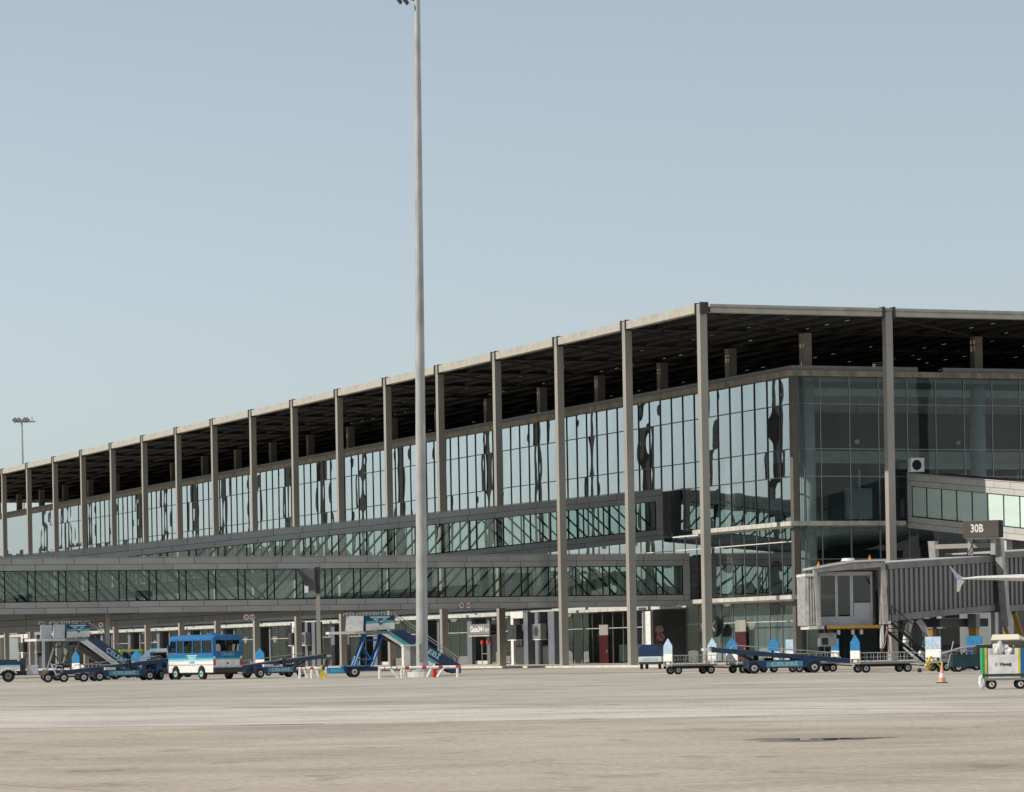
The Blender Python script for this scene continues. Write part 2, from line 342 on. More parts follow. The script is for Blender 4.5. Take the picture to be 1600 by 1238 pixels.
# cornice and parapet along both fronts, one piece per bay half
def strip(name, mt, x0, x1, y0, y1, z0, z1, along, a, b, step, gap=0.02):
    t = a
    while t < b-0.2:
        e = min(t+step, b)
        if along == 'y': B(x0, x1, t, e-gap, z0, z1).build(name, mt, T)
        else: B(t, e-gap, y0, y1, z0, z1).build(name, mt, T)
        t = e
strip('cornice', CORN, GX-0.45, GX+0.3, 0, 0, ZT, ZT+0.42, 'y', GY-0.45, LEND-6, PL/2)
strip('parapet', PARA, GX-0.15, GX+0.25, 0, 0, ZT+0.42, ZT+0.80, 'y', GY-0.15, LEND-6, PL/2)
strip('cornice', CORN, 0, 0, GY-0.45, GY+0.3, ZT, ZT+0.42, 'x', GX+0.3, 74, PR/2)
strip('parapet', PARA, 0, 0, GY-0.15, GY+0.25, ZT+0.42, ZT+0.80, 'x', GX+0.25, 23.6, PR/2)
strip('parapet', PARA, 0, 0, GY-0.15, GY+0.25, ZT+0.42, ZT+0.80, 'x', 25.8, 74, PR/2)
for zc, dz, pr in ((10.55, 0.34, 0.75), (4.95, 0.32, 0.9)):
    lo = [(GY-pr, 28.0)] if zc > 9 else [(GY-pr, l_of(1076, 935, GX))]
    for a, b in lo: strip('canopy', CANOPY, GX-pr, GX-0.02, 0, 0, zc, zc+dz, 'y', a, b, PL/3)
    strip('canopy', CANOPY, 0, 0, GY-pr, GY-0.02, zc, zc+dz, 'x', GX, 22.0 if zc > 9 else 74, PR/3)
    strip('canopy_edge', DIRTW, GX-0.25, GX-0.04, 0, 0, zc-0.12, zc-0.01, 'y', GY, 33, PL/3)
strip('canopy', CANOPY, GX-0.6, GX-0.02, 0, 0, 4.62, 4.84, 'y', l_of(1010, 945, GX), LEND-6, PL/3)
MB().box(GX-0.23, GX+0.28, GY-0.23, GY+0.28, 0.16, ZT).build('corner_post', POST, T)
MB().tube((GX+0.75, GY-0.25, 0.16), (GX+0.75, GY-0.25, ZT), 0.09).build('rain_pipe', POST, T)
# panes: pillowed sheets so that every pane bends its mirror image a little
PANES = {}
def pane_data(wd, ht, a, ax, nx=6, ny=8):
    vs, fs = [], []
    for j in range(ny+1):
        for i in range(nx+1):
            s, t = i/nx*2-1, j/ny*2-1
            b = a*(1-s*s)*(1-t*t)**0.6 + 0.35*a*math.sin(3.1*t+ax)*(1-s*s)
            vs.append((wd*(s+1)/2, -b, ht*(t+1)/2))
    for j in range(ny):
        for i in range(nx):
            k = j*(nx+1)+i; fs.append((k, k+1, k+nx+2, k+nx+1))
    return vs, fs
AMP = (0.0035, -0.005, 0.008, -0.002, 0.0115, -0.010, 0.001)
def pane(wd, ht, var):
    key = (round(wd, 3), round(ht, 3), var)
    if key not in PANES:
        me = bpy.data.meshes.new('glass_pane'); v, f = pane_data(wd, ht, AMP[var], var*1.3); me.from_pydata(v, [], f)
        for p in me.polygons: p.use_smooth = True
        me.update(); me.materials.append(G_FAC); PANES[key] = me
    return PANES[key]
ROWS = [(10.9, 14.35), (14.35, 16.45), (16.45, 19.9), (19.9, ZT)]
pw = PL/6; far = MB(); farf = MB()
rr = random.Random(3)
l = GY+0.28; li = 0; edge = []
while l < LEND-7:
    nxt = (math.floor(l/pw+0.02)+1)*pw; edge.append((l, nxt)); l = nxt
for a, b in edge:
    for z0, z1 in ROWS:
        v = rr.randrange(7)
        if a < 9.4*PL:
            g_ = link('glass_pane', pane(b-a, z1-z0, v), None, T, (GX, b, z0), R(-90)+rr.gauss(0, 0.0022)); g_.rotation_euler.x = rr.gauss(0, 0.0015)
        else:
            vs, fs = pane_data(b-a, z1-z0, AMP[v], v, 4, 6); n = len(far.v)
            far.v += [(GX+q[1], b-q[0], z0+q[2]) for q in vs]; far.f += [tuple(n+i for i in f) for f in fs]
me = bpy.data.meshes.new('glass_pane'); me.from_pydata(far.v, [], far.f); me.update()
for p in me.polygons: p.use_smooth = True
tag(link('glass_pane', me, G_FAC, T), kind='stuff')
mv = B(-0.07, 0.05, -0.035, 0.035, 10.9, ZT).mesh('mullion'); mv.materials.append(MULL)
for a, b in edge:
    if b < 17*PL: link('mullion', mv, None, T, (GX, b, 0))
for z0, z1 in ROWS[1:]:
    for k in range(1, 18):
        a = max(k*PL-PL*0.2, 0); B(GX-0.06, GX+0.04, max(k*PL-PL*0.17 if k == 1 else k*PL, GY+0.3), (k+1)*PL, z0-0.035, z0+0.035).build('transom', MULL, T)
# middle storey of the long front (near part) and the short front on all storeys
for a, b in edge:
    if a < 60:
        for z0, z1 in ((5.3, 8.0), (8.0, 10.45)): link('glass_pane', pane(b-a, z1-z0, rr.randrange(7)), None, T, (GX, b, z0), R(-90))
        B(GX-0.05, GX+0.05, b-0.03, b+0.03, 5.25, 10.5).build('mullion', MULLG, T)
B(GX-0.045, GX+0.045, GY+0.3, 60, 9.35, 9.42).build('transom', DIRTW, T)
B(GX-0.02, GX+0.04, 60, LEND-6, 5.2, 10.9).build('spandrel', MULL, T)
pr = PR/6; x = GX+0.3; xe = []
while x < 58:
    nx = (math.floor((x-0.0)/pr+0.05)+1)*pr; xe.append((x, nx)); x = nx
for a, b in xe:
    for z0, z1 in ROWS + [(5.3, 8.0), (8.0, 10.45), (0.2, 3.3), (3.3, 4.9)]:
        if a < 36: link('glass_pane', pane(b-a, z1-z0, rr.randrange(7)), None, T, (a, GY, z0))
        else: link('glass_pane', pane(b-a, z1-z0, rr.randrange(7)), None, T, (a, GY, z0)) if z0 > 10 and a < 40 else None
    B(b-0.035, b+0.035, GY-0.06, GY+0.05, 0.2, ZT).build('mullion', MULLG, T)
for z in [r_[0] for r_ in ROWS[1:]] + [8.0, 3.3]: B(GX+0.3, 58, GY-0.05, GY+0.04, z-0.03, z+0.03).build('transom', MULLG, T)
# ------------------------------------------------------------------ ground floor of the long front
la, lb = l_of(1228, 1000, GX), l_of(1074, 1000, GX)       # glazed front near the corner
lp0, lp1 = lb, l_of(1021, 1000, GX)                        # open vehicle passage
lw1 = l_of(1008, 1000, GX)                                 # white pier beside it
lg1 = l_of(880, 1000, GX)
def glazed(l0, l1, step, rows=((0.2, 3.2), (3.2, 4.55)), m=MULLG):
    n = max(1, round((l1-l0)/step)); s = (l1-l0)/n
    for i in range(n):
        for z0, z1 in rows: link('glass_pane', pane(s, z1-z0, rr.randrange(7)), None, T, (GX, l0+(i+1)*s, z0), R(-90))
        B(GX-0.05, GX+0.04, l0+(i+1)*s-0.03, l0+(i+1)*s+0.03, 0.2, rows[-1][1]).build('mullion', m, T)
    B(GX-0.045, GX+0.045, l0, l1, rows[0][1]-0.03, rows[0][1]+0.03).build('transom', CANOPY, T)
glazed(GY+0.3, lb, PL/6, ((0.2, 3.3), (3.3, 4.9)))
glazed(lw1, lg1, PL/6)
B(GX+0.6, GX+0.64, GY+1, lb-1, 0.3, 4.6).build('inner_blind', BLIND, T)
B(GX+0.6, GX+0.64, lw1+0.2, l_of(945+12, 1000, GX), 0.3, 1.75).build('inner_blind', BLIND, T)
B(GX+0.6, GX+0.64, l_of(932, 1000, GX), lg1-0.2, 0.3, 1.75).build('inner_blind', BLIND, T)
B(GX-0.25, GX+0.5, lp1, lw1, 0.16, 4.5).build('pier', WHITE, T)
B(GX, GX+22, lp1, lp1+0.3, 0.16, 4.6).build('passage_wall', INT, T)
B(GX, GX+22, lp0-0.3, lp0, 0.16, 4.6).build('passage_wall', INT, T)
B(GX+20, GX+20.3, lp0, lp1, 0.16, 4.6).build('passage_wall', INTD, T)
def red_door(u):
    ld = l_of(u, 1015, GX-0.1)
    d = B(GX-0.14, GX-0.07, ld-0.95, ld+0.95, 0.18, 2.55).build('door', REDD, T)
    B(GX-0.17, GX-0.141, ld-0.75, ld-0.68, 1.1, 1.35).build('handle', GALV, d)
    B(GX-0.13, GX-0.08, ld-0.95, ld+0.95, 2.6, 3.5).build('door_panel', STONE, T)
red_door(944); red_door(1158)
# farther bays: glass between piers, with service recesses
for k in range(4, 17):
    a, b = k*PL+0.6, (k+1)*PL-0.6
    if k < 6: a = max(a, lg1+7.5)
    if b-a < 2: continue
    mid = a+(b-a)*0.62
    glazed(a, mid, 2.2)
    B(GX-0.1, GX+0.4, mid, mid+0.5, 0.16, 4.5).build('pier', GREYB, T)
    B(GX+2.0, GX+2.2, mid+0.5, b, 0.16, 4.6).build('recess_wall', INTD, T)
    B(GX-0.1, GX+0.3, b, b+1.2, 0.16, 4.5).build('pier', GREYB, T)
B(GX+0.2, GX+0.5, 60, LEND-6, 0.2, 0.5).build('plinth', KERB, T)
# gate sign over the glass doors
lgs = l_of(754, 988, GX-0.5)
gs = thing('gate_sign', 'small grey sign reading Gate 34 above the dark glass doors', 'sign', loc2w(GX-0.75, lgs, 0), ANG)
B(-0.12, 0.0, -2.7, 2.7, 2.95, 3.95).build('sign_board', GREYM, gs, bevel=0.02)
text('Gate34', 0.75, WHITE, gs, face((-0.125, 0.7, 3.45), (0, -1, 0)), width=3.0, bold=0.015)
text('Kapı', 0.6, DIRTW, gs, face((-0.125, -1.75, 3.45), (0, -1, 0)), width=1.5)
B(-0.1, 0.6, -2.6, 2.6, 2.8, 2.9).build('sign_bracket', CANOPY, gs)
wl = thing('warning_lamp_stand', 'pair of red round warning lamps on a thin stand by the gate doors', 'lamp', loc2w(GX-1.2, l_of(758, 1030, GX-1.2), 0.16), ANG)
for s in (-0.7, 0.7):
    MB().tube((-0.06, s, 2.05), (0.06, s, 2.05), 0.22, n=12).build('lamp', RED, wl)
    MB().tube((0, s, 0.0), (0, s, 1.9), 0.04).build('pole', STONE, wl)
MB().box(-0.2, 0.2, -0.9, 0.9, 0, 0.06).tube((0, -0.7, 1.0), (0, 0.7, 1.0), 0.035).build('base', STONE, wl)
# equipment bay: white and bluish posts with outdoor air conditioners (three places along the front)
def equip(u0, u1, rloc, names):
    A, Bq = l_of(u1, 1000, rloc), l_of(u0, 1000, rloc)
    ln = Bq-A
    q = thing('equipment_bay', names[0], 'service bay', loc2w(rloc, A, 0.16), ANG, None)
    for t, wd, m in ((0.0, 0.14, GREYB), (0.33, 0.12, GREYB), (0.62, 0.10, GREYB), (0.97, 0.06, WHITE)):
        B(-0.35, 0.3, t*ln, (t+wd)*ln, 0, 4.6).build('post', m, q)
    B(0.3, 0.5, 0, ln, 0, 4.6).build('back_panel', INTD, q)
    B(-0.4, 0.3, ln*0.72, ln*1.02, 4.1, 4.7).build('top_box', DIRTW, q)
    for t, (nm) in zip((0.16, 0.74), names[1:]):
        y0, y1 = t*ln, (t+0.17)*ln+0.3
        B(-0.2, 0.28, y0, y1, 0.05, 1.7).build('cabinet', DARK, q)
        a = thing('air_conditioner', nm, 'air conditioner', loc2w(rloc-0.7, A+(y0+y1)/2, 2.4), ANG, 'outdoor air conditioner units')
        hw = (y1-y0)/2
        B(-0.3, 0.3, -hw, hw, 0.0, 1.3).build('casing', GREYM if t < 0.5 else DARK, a, bevel=0.03)
        MB().tube((-0.33, 0, 0.65), (-0.301, 0, 0.65), 0.45, n=16).build('fan_grille', DARK, a)
        B(-0.3, 0.35, -hw, hw, -0.1, -0.02).build('bracket', DIRTW, a)
equip(806, 872, 9.0, ('bay of white and bluish posts with dark cabinets beside the gate doors', 'dark outdoor air conditioner unit hung near the tall column', 'outdoor air conditioner unit on white post beside gate doors'))
equip(463, 497, 9.0, ('bay of bluish posts with dark cabinets behind the middle belt loader', 'outdoor air conditioner behind the thin sign mast', 'outdoor air conditioner on white post above the middle belt loader'))
equip(38, 74, 9.0, ('bay of bluish posts with dark cabinets left of the pale boarding stairs', 'outdoor air conditioner left of the pale boarding stairs', 'outdoor air conditioner on white post above the blue service truck'))
# signs and fan in the passage and on the front
def disc_sign(u, v, Y, rad, label, txt=None, slash=False, grp=None):
    p = ground(u, Y); du = u-800; e = -ROLL*du+(619-v)+HOR; z = e/F*Y+H
    h = du+ROLL*(619-v)
    s = thing('road_sign', label, 'sign', (h/F*Y, Y, z), ANG, grp)
    MB().tube((0, 0.03, 0), (0, -0.02, 0), rad, n=20).build('rim', mat('sign_red', (0.25, 0.05, 0.05), 0.5), s)
    MB().tube((0, -0.02, 0), (0, -0.03, 0), rad*0.80, n=20).build('plate', DIRTW, s)
    if txt: text(txt, rad*1.0, DARK, s, face((0, -0.04, 0), (1, 0, 0)), bold=0.01)
    if slash: MB().tube((-rad*0.6, -0.035, rad*0.6), (rad*0.6, -0.035, -rad*0.6), 0.06, n=4).build('slash', RED, s)
    return s
yl = lambda r, l=28.0: loc2w(r, l).y
disc_sign(721, 946, 265.0, 0.29, 'round limit sign reading 25 on grey corridor above the gate', '25')
disc_sign(732, 946, 265.2, 0.29, 'round sign reading 4.3 on grey corridor above the gate', '4.3')
disc_sign(385, 964.5, 259.0, 0.27, 'round limit sign reading 25 on grey corridor above the minibus', '25')
disc_sign(394, 964.5, 259.2, 0.27, 'round sign reading 4.3 on grey corridor above the minibus', '4.3')
disc_sign(157.5, 976.5, 256.5, 0.24, 'faded round limit sign on ramp beside the pale boarding stairs', '25')
disc_sign(1031, 984, loc2w(GX-0.2, lp1-0.2).y, 0.42, 'pale round sign beside the dark vehicle passage')
disc_sign(1033, 996, loc2w(GX-0.2, lp1-0.4).y, 0.42, 'round red crossed sign beside the dark vehicle passage', slash=True)
fp = loc2w(GX-0.5, l_of(1117, 978, GX-0.5), 4.0-0.95)
fan = thing('exhaust_fan', 'round black fan on the glass front behind the corner column', 'fan', fp, ANG)
MB().tube((0.2, 0, 0), (-0.2, 0, 0), 0.85, n=20).build('housing', BLACK, fan)
for i in range(5):
    t = i*2*math.pi/5; MB().tube((-0.22, 0, 0), (-0.22, 0.7*math.cos(t), 0.7*math.sin(t)), 0.1, n=5).build('blade', GREYM, fan)
# ------------------------------------------------------------------ passenger corridors
def corridor(name, label, r, l, rz, length, slope, ztop, wd, face_side, mod=2.35, narrow=True, pmat=PANEL, posts=(), brace_dir=None, detail_to=999, glasspart=True):
    """local x runs away from the terminal; profile: panel band, glass band, panel band"""
    o = thing(name, label, 'passenger corridor', loc2w(r, l, 0), rz)
    sh = -slope; zt1, zg1, zg0, zb = ztop, ztop-0.95, ztop-3.3, ztop-4.2
    L = length; y0, y1 = -wd, 0.0
    yf = y1 if face_side > 0 else y0; s = 1 if face_side > 0 else -1
    B(0, L, y0+0.08, y1-0.08, zt1-0.9, zt1-0.02, sh).build('roof', JOINT, o); B(0.1, L, y0+0.2, y1-0.2, zt1-0.94, zt1-0.905, sh).build('ceiling', CANOPY, o); B(0.1, L, y0+0.2, y1-0.2, zg0-0.055, zg0-0.03, sh).build('carpet', CONC, o)
    B(0, L, y0+0.08, y1-0.08, zb+0.03, zg0-0.06, sh).build('floor', JOINT, o)
    yb = y0 if face_side > 0 else y1
    bb = (yb, yb+0.06) if face_side > 0 else (yb-0.06, yb)
    B(0, L, bb[0], bb[1], zg1, zt1-0.01, sh).build('rear_band', pmat, o)
    B(0, L, bb[0], bb[1], zb+0.01, zg0, sh).build('rear_band', pmat, o)
    B(0, L, *sorted((yb+0.05*s, yb+0.07*s)), zg0, zg1, sh).build('rear_glass', G_CLR, o)
    # panels in two rows on both bands
    pmesh = {}
    def panel(x, ln, z0, z1):
        key = (round(ln, 2), round(z1-z0, 3))
        if key not in pmesh:
            m = B(0, ln-0.035, *sorted((0, 0.06*s)), 0, z1-z0-0.03, sh).mesh('panel'); m.materials.append(pmat); pmesh[key] = m
        link('panel', pmesh[key], None, o, (x, yf-0.06*s, z0+sh*x))
    rg = random.Random(len(label))
    for z0, z1 in ((zt1-0.50, zt1), (zg1, zt1-0.50), (zg0-0.45, zg0), (zb, zg0-0.45)):
        x = rg.choice((0.6, 1.2, 1.8)); panel(0, x, z0, z1)
        while x < L-0.5:
            ln = min(rg.choice((2.4, 2.4, 3.5)), L-x); panel(x, ln, z0, z1); x += ln
    # coping lip
    B(-0.02, L, *sorted((yf-0.2*s, yf+0.05*s)), zt1, zt1+0.05, sh).build('coping', pmat, o)
    # glazing
    B(0, 0.6, *sorted((yf-0.06*s, yf)), zg0, zg1, sh).build('end_frame', pmat, o)
    B(0, 0.1, y0+0.1, y1-0.1, zb, zt1-0.05).build('end_wall', pmat, o) if False else None
    x = 0.6; pmg = {}; i = 0
    wds = (1.78, 0.57) if narrow else (mod,)
    while x < L-0.3:
        for wv in wds:
            wv = min(wv, L-x)
            if wv < 0.1: continue
            key = round(wv, 2)
            if key not in pmg:
                m = B(0.03, wv-0.03, -0.008, 0.008, 0.03, zg1-zg0-0.03, sh).mesh('glass_pane'); m.materials.append(G_COR if narrow else FILM); pmg[key] = m
                m2 = B(-0.045, 0.045, -0.06, 0.05, 0, zg1-zg0, sh).mesh('mullion'); m2.materials.append(BRACE); pmg['m'] = m2
            link('glass_pane', pmg[key], None, o, (x, yf-0.12*s, zg0+sh*x))
            link('mullion', pmg['m'], None, o, (x, yf-0.12*s, zg0+sh*x)); x += wv
        xa, xb = x-sum(wds), x
        for yy, tk in ((yf-0.45*s, 0.085), (yb+0.45*s, 0.085)):
            d = brace_dir(xa) if brace_dir else 1
            if d == 0: continue
            p, q = (xa, yy, zg1+sh*xa), (xb, yy, zg0+sh*xb)
            if d < 0: p, q = (xa, yy, zg0+sh*xa), (xb, yy, zg1+sh*xb)
            MB().tube(p, q, tk, n=4).build('truss_brace', BRACE, o)
        i += 1
    for z in (zg0, zg1): B(0.6, L, *sorted((yf-0.18*s, yf-0.07*s)), z-0.05, z+0.05, sh).build('rail', BRACE, o)
    B(-0.9, -0.02, y0+0.35, y1-0.35, zb+0.3, zt1-0.2).build('bellows', BELL, o)
    for px in posts: B(px-0.17, px+0.17, y0*0.5-0.17, y0*0.5+0.17, 0, zb+0.02+sh*px).build('support_post', STONE, o)
    return o
RZ = ANG+math.pi
def bd(x):   # truss diagonals change hand half way
    return -1 if x > 36.5 else 1
low = corridor('lower_corridor', 'level glazed grey corridor crossing low in front of the terminal columns', 11.9, 28.2, RZ, 84, 0.0, 9.0, 3.3, 1, posts=(48.2,), brace_dir=lambda x: (-1 if x > 34 else 1) if x > 8 else -1)
up = corridor('upper_corridor', 'sloping glazed grey ramp corridor rising to the terminal upper floor', 11.9, 33.2, RZ, 84, 0.095, 14.5, 4.0, 1, brace_dir=lambda x: -1 if x < 14 or x > 40 else 1)
# plain sloping ramp seen below the lower corridor
rp = thing('panelled_ramp', 'plain grey panelled ramp sloping down below the level glazed corridor', 'ramp', loc2w(-8, 32.6, 0), RZ)
SH = -0.042
B(0, 76, -3.5, -0.08, 4.95, 6.3, SH).build('body', JOINT, rp)
rg = random.Random(5)
for j in range(3):
    x = 0
    while x < 74:
        ln = rg.choice((3.5, 4.7, 3.5)); B(x, x+ln-0.04, -0.08, 0, 4.93+j*0.48, 4.93+(j+1)*0.48-0.03, SH).build('panel', PANEL, rp); x += ln
# corridor leaving the short front towards the boarding bridge
br = corridor('boarding_corridor', 'pale glazed corridor sloping down from the terminal above the boarding bridge', 26.2, GY-0.6, ANG-math.pi/2, 41, 0.095, 14.55, 4.0, -1, mod=2.3, narrow=False, pmat=PANELW, brace_dir=lambda x: 0)
B(14, 14.5, -3.8, -3.3, 0, 10.3-14*0.095).build('support_post', GREYL, br)
B(6, 13.4, -3.0, -0.6, 0, 8.9).build('stair_core', INT, br)
B(30, 30.6, -3.8, -3.2, 0, 7.6).build('support_post', GREYL, br)
# air conditioner on top of that corridor
acp = loc2w(22.6, GY-1.35, 14.55)
ac = thing('air_conditioner', 'white air conditioner box with black fan on the boarding corridor roof', 'air conditioner', acp, ANG)
B(-0.6, 0.6, -0.25, 0.25, 0.06, 1.15).build('casing', WHITE, ac, bevel=0.03)
MB().tube((-0.08, -0.28, 0.6), (-0.08, -0.251, 0.6), 0.40, n=20).build('fan_grille', BLACK, ac)
B(-0.5, 0.5, -0.2, 0.2, 0, 0.06).build('foot', DARK, ac)
# pendant lamps in the hall
for i, (u, v) in enumerate(((1339, 690), (1497, 692), (1239, 694))):
    l0 = 17.0 + (3 if i == 1 else 0); k = ((u-800)+ROLL*(619-v))/F
    r0 = (k*(C0.y+l0*ca)-C0.x+l0*sa)/(ca-k*sa); P = loc2w(r0, l0); z = (-ROLL*(u-800)+(619-v)+HOR)/F*P.y+H
    pl = thing('pendant_lamp', ('globe lamp hanging in the hall left of the second short-front column', 'globe lamp hanging in the hall near the right round pillar', 'globe lamp hanging in the hall close to the glass corner')[i], 'lamp', (P.x, P.y, z))
    bm = bmesh.new(); bmesh.ops.create_uvsphere(bm, u_segments=14, v_segments=8, radius=0.19); me = bpy.data.meshes.new('globe'); bm.to_mesh(me); bm.free()
    link('globe', me, WHITE, pl); MB().tube((0, 0, 0.15), (0, 0, 21.6-z), 0.015, n=5).build('cable', DARK, pl)
# ------------------------------------------------------------------ boarding bridge 30B
P0, P1 = Vector((18.05, 177.9, 0)), Vector((44.3, 220.6, 0))
jd = (P1-P0).normalized(); JL = (P1-P0).length; JA = math.atan2(jd.y, jd.x)
J = thing('boarding_bridge', 'grey ribbed telescopic boarding bridge with open cab marked 30B', 'boarding bridge', P0, JA)
JS = 0.040
def tun(x0, x1, hw, z0, z1, nm):
    t = B(x0, x1, -hw, hw, z0, z1, JS).build(nm, TUNNEL, J)
    x = x0+0.25
    rib = MB().box(0, 0.30, -hw-0.10, -hw, 0.34, z1-z0-0.32, JS).mesh('rib'); rib.materials.append(TUNNEL)
    while x < x1-0.4:
        link('rib', rib, None, t, (x, 0, z0+JS*x)); x += 0.62
    B(x0, x1, -hw-0.13, -hw+0.02, z1-0.30, z1+0.03, JS).build('top_rail', TUNNEL, t)
    B(x0, x1, -hw-0.14, -hw+0.02, z0-0.02, z0+0.32, JS).build('bottom_rail', TUNNEL, t)
    B(x0, x1, -hw, hw, z1+0.005, z1+0.06, JS).build('roof_sheet', PANELW, t)
    return t
tun(0.2, 13.9, 1.45, 2.62, 5.62, 'tunnel_section'); tun(14.4, 34, 1.62, 2.50, 5.80, 'tunnel_section'); tun(34.2, JL, 1.78, 2.38, 5.98, 'tunnel_section')
MB().tube((JL+1.5, 0, 0), (JL+1.5, 0, 9.0), 2.6, n=20).build('rotunda', PANELW, J)
# gantry frame with sign
gz = 2.6+JS*13.6
for y in (-2.0, 2.0):
    MB().quad8([(13.75+0.55, y-0.2, gz-0.9), (14.2+0.55, y-0.2, gz-0.9), (14.2+0.55, y+0.2, gz-0.9), (13.75+0.55, y+0.2, gz-0.9), (13.4, y-0.2, gz+4.0), (13.85, y-0.2, gz+4.0), (13.85, y+0.2, gz+4.0), (13.4, y+0.2, gz+4.0)]).build('gantry_leg', CABG, J)
B(13.45, 13.8, -1.78, 1.78, gz+3.55, gz+3.8).build('gantry_beam', STONE, J)
sgp = ground(1543, P0.y+jd.y*13.5-1.2)
sg = thing('stand_sign', 'dark brown box sign reading 30B on the bridge gantry', 'sign', (sgp.x-0.1, sgp.y, gz+3.95+0.12), R(-24))
B(-1.05, 1.0, -0.42, 0.42, 0.0, 0.95).build('box', SIGN, sg, bevel=0.02)
B(1.001, 1.02, -0.42, 0.42, 0.0, 0.95).build('end_plate', BLACK, sg)
text('30B', 0.62, WHITE, sg, face((-0.25, -0.425, 0.50), (1, 0, 0)), width=0.72, bold=0.012)
for x in (-0.75, 0.55): B(x-0.12, x+0.12, -0.12, 0.12, -0.95, 0.0).build('post', GALV, sg)
B(-0.95, 0.9, -0.3, 0.3, -0.06, -0.005).build('tray', DIRTW, sg)
MB().path([(-0.5, -0.1, -0.05), (-0.7, -0.2, -0.6), (-0.95, -0.2, -0.95)], 0.03).build('cable', BLACK, sg)
# lift columns and wheels under the tunnel
for y in (-1.3, 1.3):
    B(11.4, 11.85, y-0.22, y+0.22, 0.75, 2.75).build('lift_column', YELL, J)
    B(11.35, 11.9, y-0.25, y+0.25, 2.2, 3.0).build('lift_sleeve', TUNNEL, J)
B(11.0, 12.2, -1.6, 1.6, 0.5, 0.85).build('bogie', DARK, J)
for y in (-1.1, 1.1): wheel(J, 11.6, y, 0.5, 0.4)
B(8.0, 14.5, -0.9, 0.9, 2.3, 2.75).build('under_frame', DARK, J)
MB().tube((16.8, -1.5, 0.3), (15.0, -1.5, 3.0), 0.12).tube((18.5, -1.6, 0.2), (16.5, -1.6, 3.1), 0.16).build('brace', YELL, J)
# service stairs from cab
stz = MB()
for s in (-1.95, -1.15):
    stz.tube((-0.3, s, 2.5), (5.6, s, 0.35), 0.09, n=4); stz.tube((-0.3, s, 3.4), (5.6, s, 1.25), 0.03, n=5)
    for i in range(7): t = i/6; stz.tube((-0.3+5.9*t, s, 2.5-2.15*t), (-0.3+5.9*t, s, 3.4-2.15*t), 0.025, n=4)
stz.build('service_stair_rail', DARK, J)
for i in range(11):
    t = (i+0.5)/11; B(-0.3+5.9*t-0.14, -0.3+5.9*t+0.14, -1.93, -1.17, 2.5-2.15*t, 2.54-2.15*t).build('stair_tread', DARK, J)
# cab: local frame turned so that the open side faces the camera
cp = ground(1329, 176.2)
cab = thing('bridge_cab', 'open grey bridge cab with windows, yellow sill and ribbed canopy', 'bridge cab', (cp.x, cp.y, 0), R(5))
k = 1/30.1
def cx(u): return (u-1329)*k
def czz(v): return 1.45+(619-v-ROLL*529+HOR)*k
zb_, zt_ = 2.32, 5.62
fr_ = MB()
fr_.prism([(-1.75, 2.3), (-1.55, 2.3), (-1.72, 5.20), (1.62, 5.42), (1.72, 2.45), (1.98, 2.45), (1.86, 5.72), (0.1, 5.66), (-1.90, 5.36)], 'xz', -0.35, 0.0).build('front_frame', CABG, cab)
MB().prism([(-1.95, 5.36), (0.1, 5.68), (1.9, 5.74), (1.9, 5.82), (0.1, 5.80), (-1.98, 5.46)], 'xz', -0.5, 2.6).build('roof', PANELW, cab)
B(-1.7, 1.85, 1.55, 1.62, 2.4, 3.75).build('rear_wall', DARK, cab); B(-0.9, -0.5, 0.8, 1.2, 2.4, 3.6).build('control_desk', BLACK, cab); B(0.6, 0.7, 1.5, 1.6, 3.75, 5.3).build('rear_post', DARK, cab)
B(1.62, 1.70, -0.02, 1.6, 2.45, 5.4).build('side_wall', CABG, cab)
B(-1.7, 1.85, 0.0, 1.62, 2.22, 2.36).build('floor', DARK, cab)
B(-1.62, 1.7, 0.02, 1.54, 5.3, 5.36).build('ceiling', CABG, cab)
B(-1.25, 1.6, -0.30, -0.05, 2.26, 2.42).build('sill', YELL, cab)
MB().tube((0.05, 0.4, 5.78), (0.05, 0.4, 5.92), 0.38, 0.30, 16).build('roof_dome', DIRTW, cab)
for x, zz in ((-1.55, 5.5), (1.15, 5.8)):
    MB().tube((x, 0.2, zz), (x, 0.2, zz+0.14), 0.07).build('beacon_base', AMBER, cab); MB().tube((x, 0.2, zz+0.14), (x, 0.2, zz+0.26), 0.03).build('beacon', AMBER, cab)
# window wall of three units
ww = [(-1.45, -0.62, 2.95, 5.0), (-0.55, 0.12, 2.98, 5.05), (0.30, 1.22, 3.68, 5.12)]
wf = MB().box(-1.52, 1.32, 0.45, 0.52, 2.42, 2.90).box(-1.52, 1.32, 0.45, 0.52, 5.02, 5.22)
wf.box(-1.54, -1.42, 0.44, 0.53, 2.9, 5.02).box(-0.66, -0.52, 0.44, 0.53, 2.9, 5.02).box(0.12, 0.29, 0.44, 0.53, 2.9, 5.02).box(1.20, 1.32, 0.44, 0.53, 2.9, 5.02)
wfo = wf.build('window_frame', GREYL, cab)
for x0, x1, z0, z1 in ww:
    B(x0, x1, 0.47, 0.49, z0 if z0 < 3.5 else 3.65, z1).build('window_pane', glass('cab_glass', (0.34, 0.36, 0.36), 0.07, 0.8), cab)
B(0.32, 1.18, 0.43, 0.47, 2.62, 3.6).build('lower_panel', GREYL, cab)
MB().tube((1.38, 0.4, 2.5), (1.38, 0.4, 4.9), 0.07).tube((1.5, 0.7, 2.5), (1.5, 0.7, 4.2), 0.12).build('controls', DARK, cab)
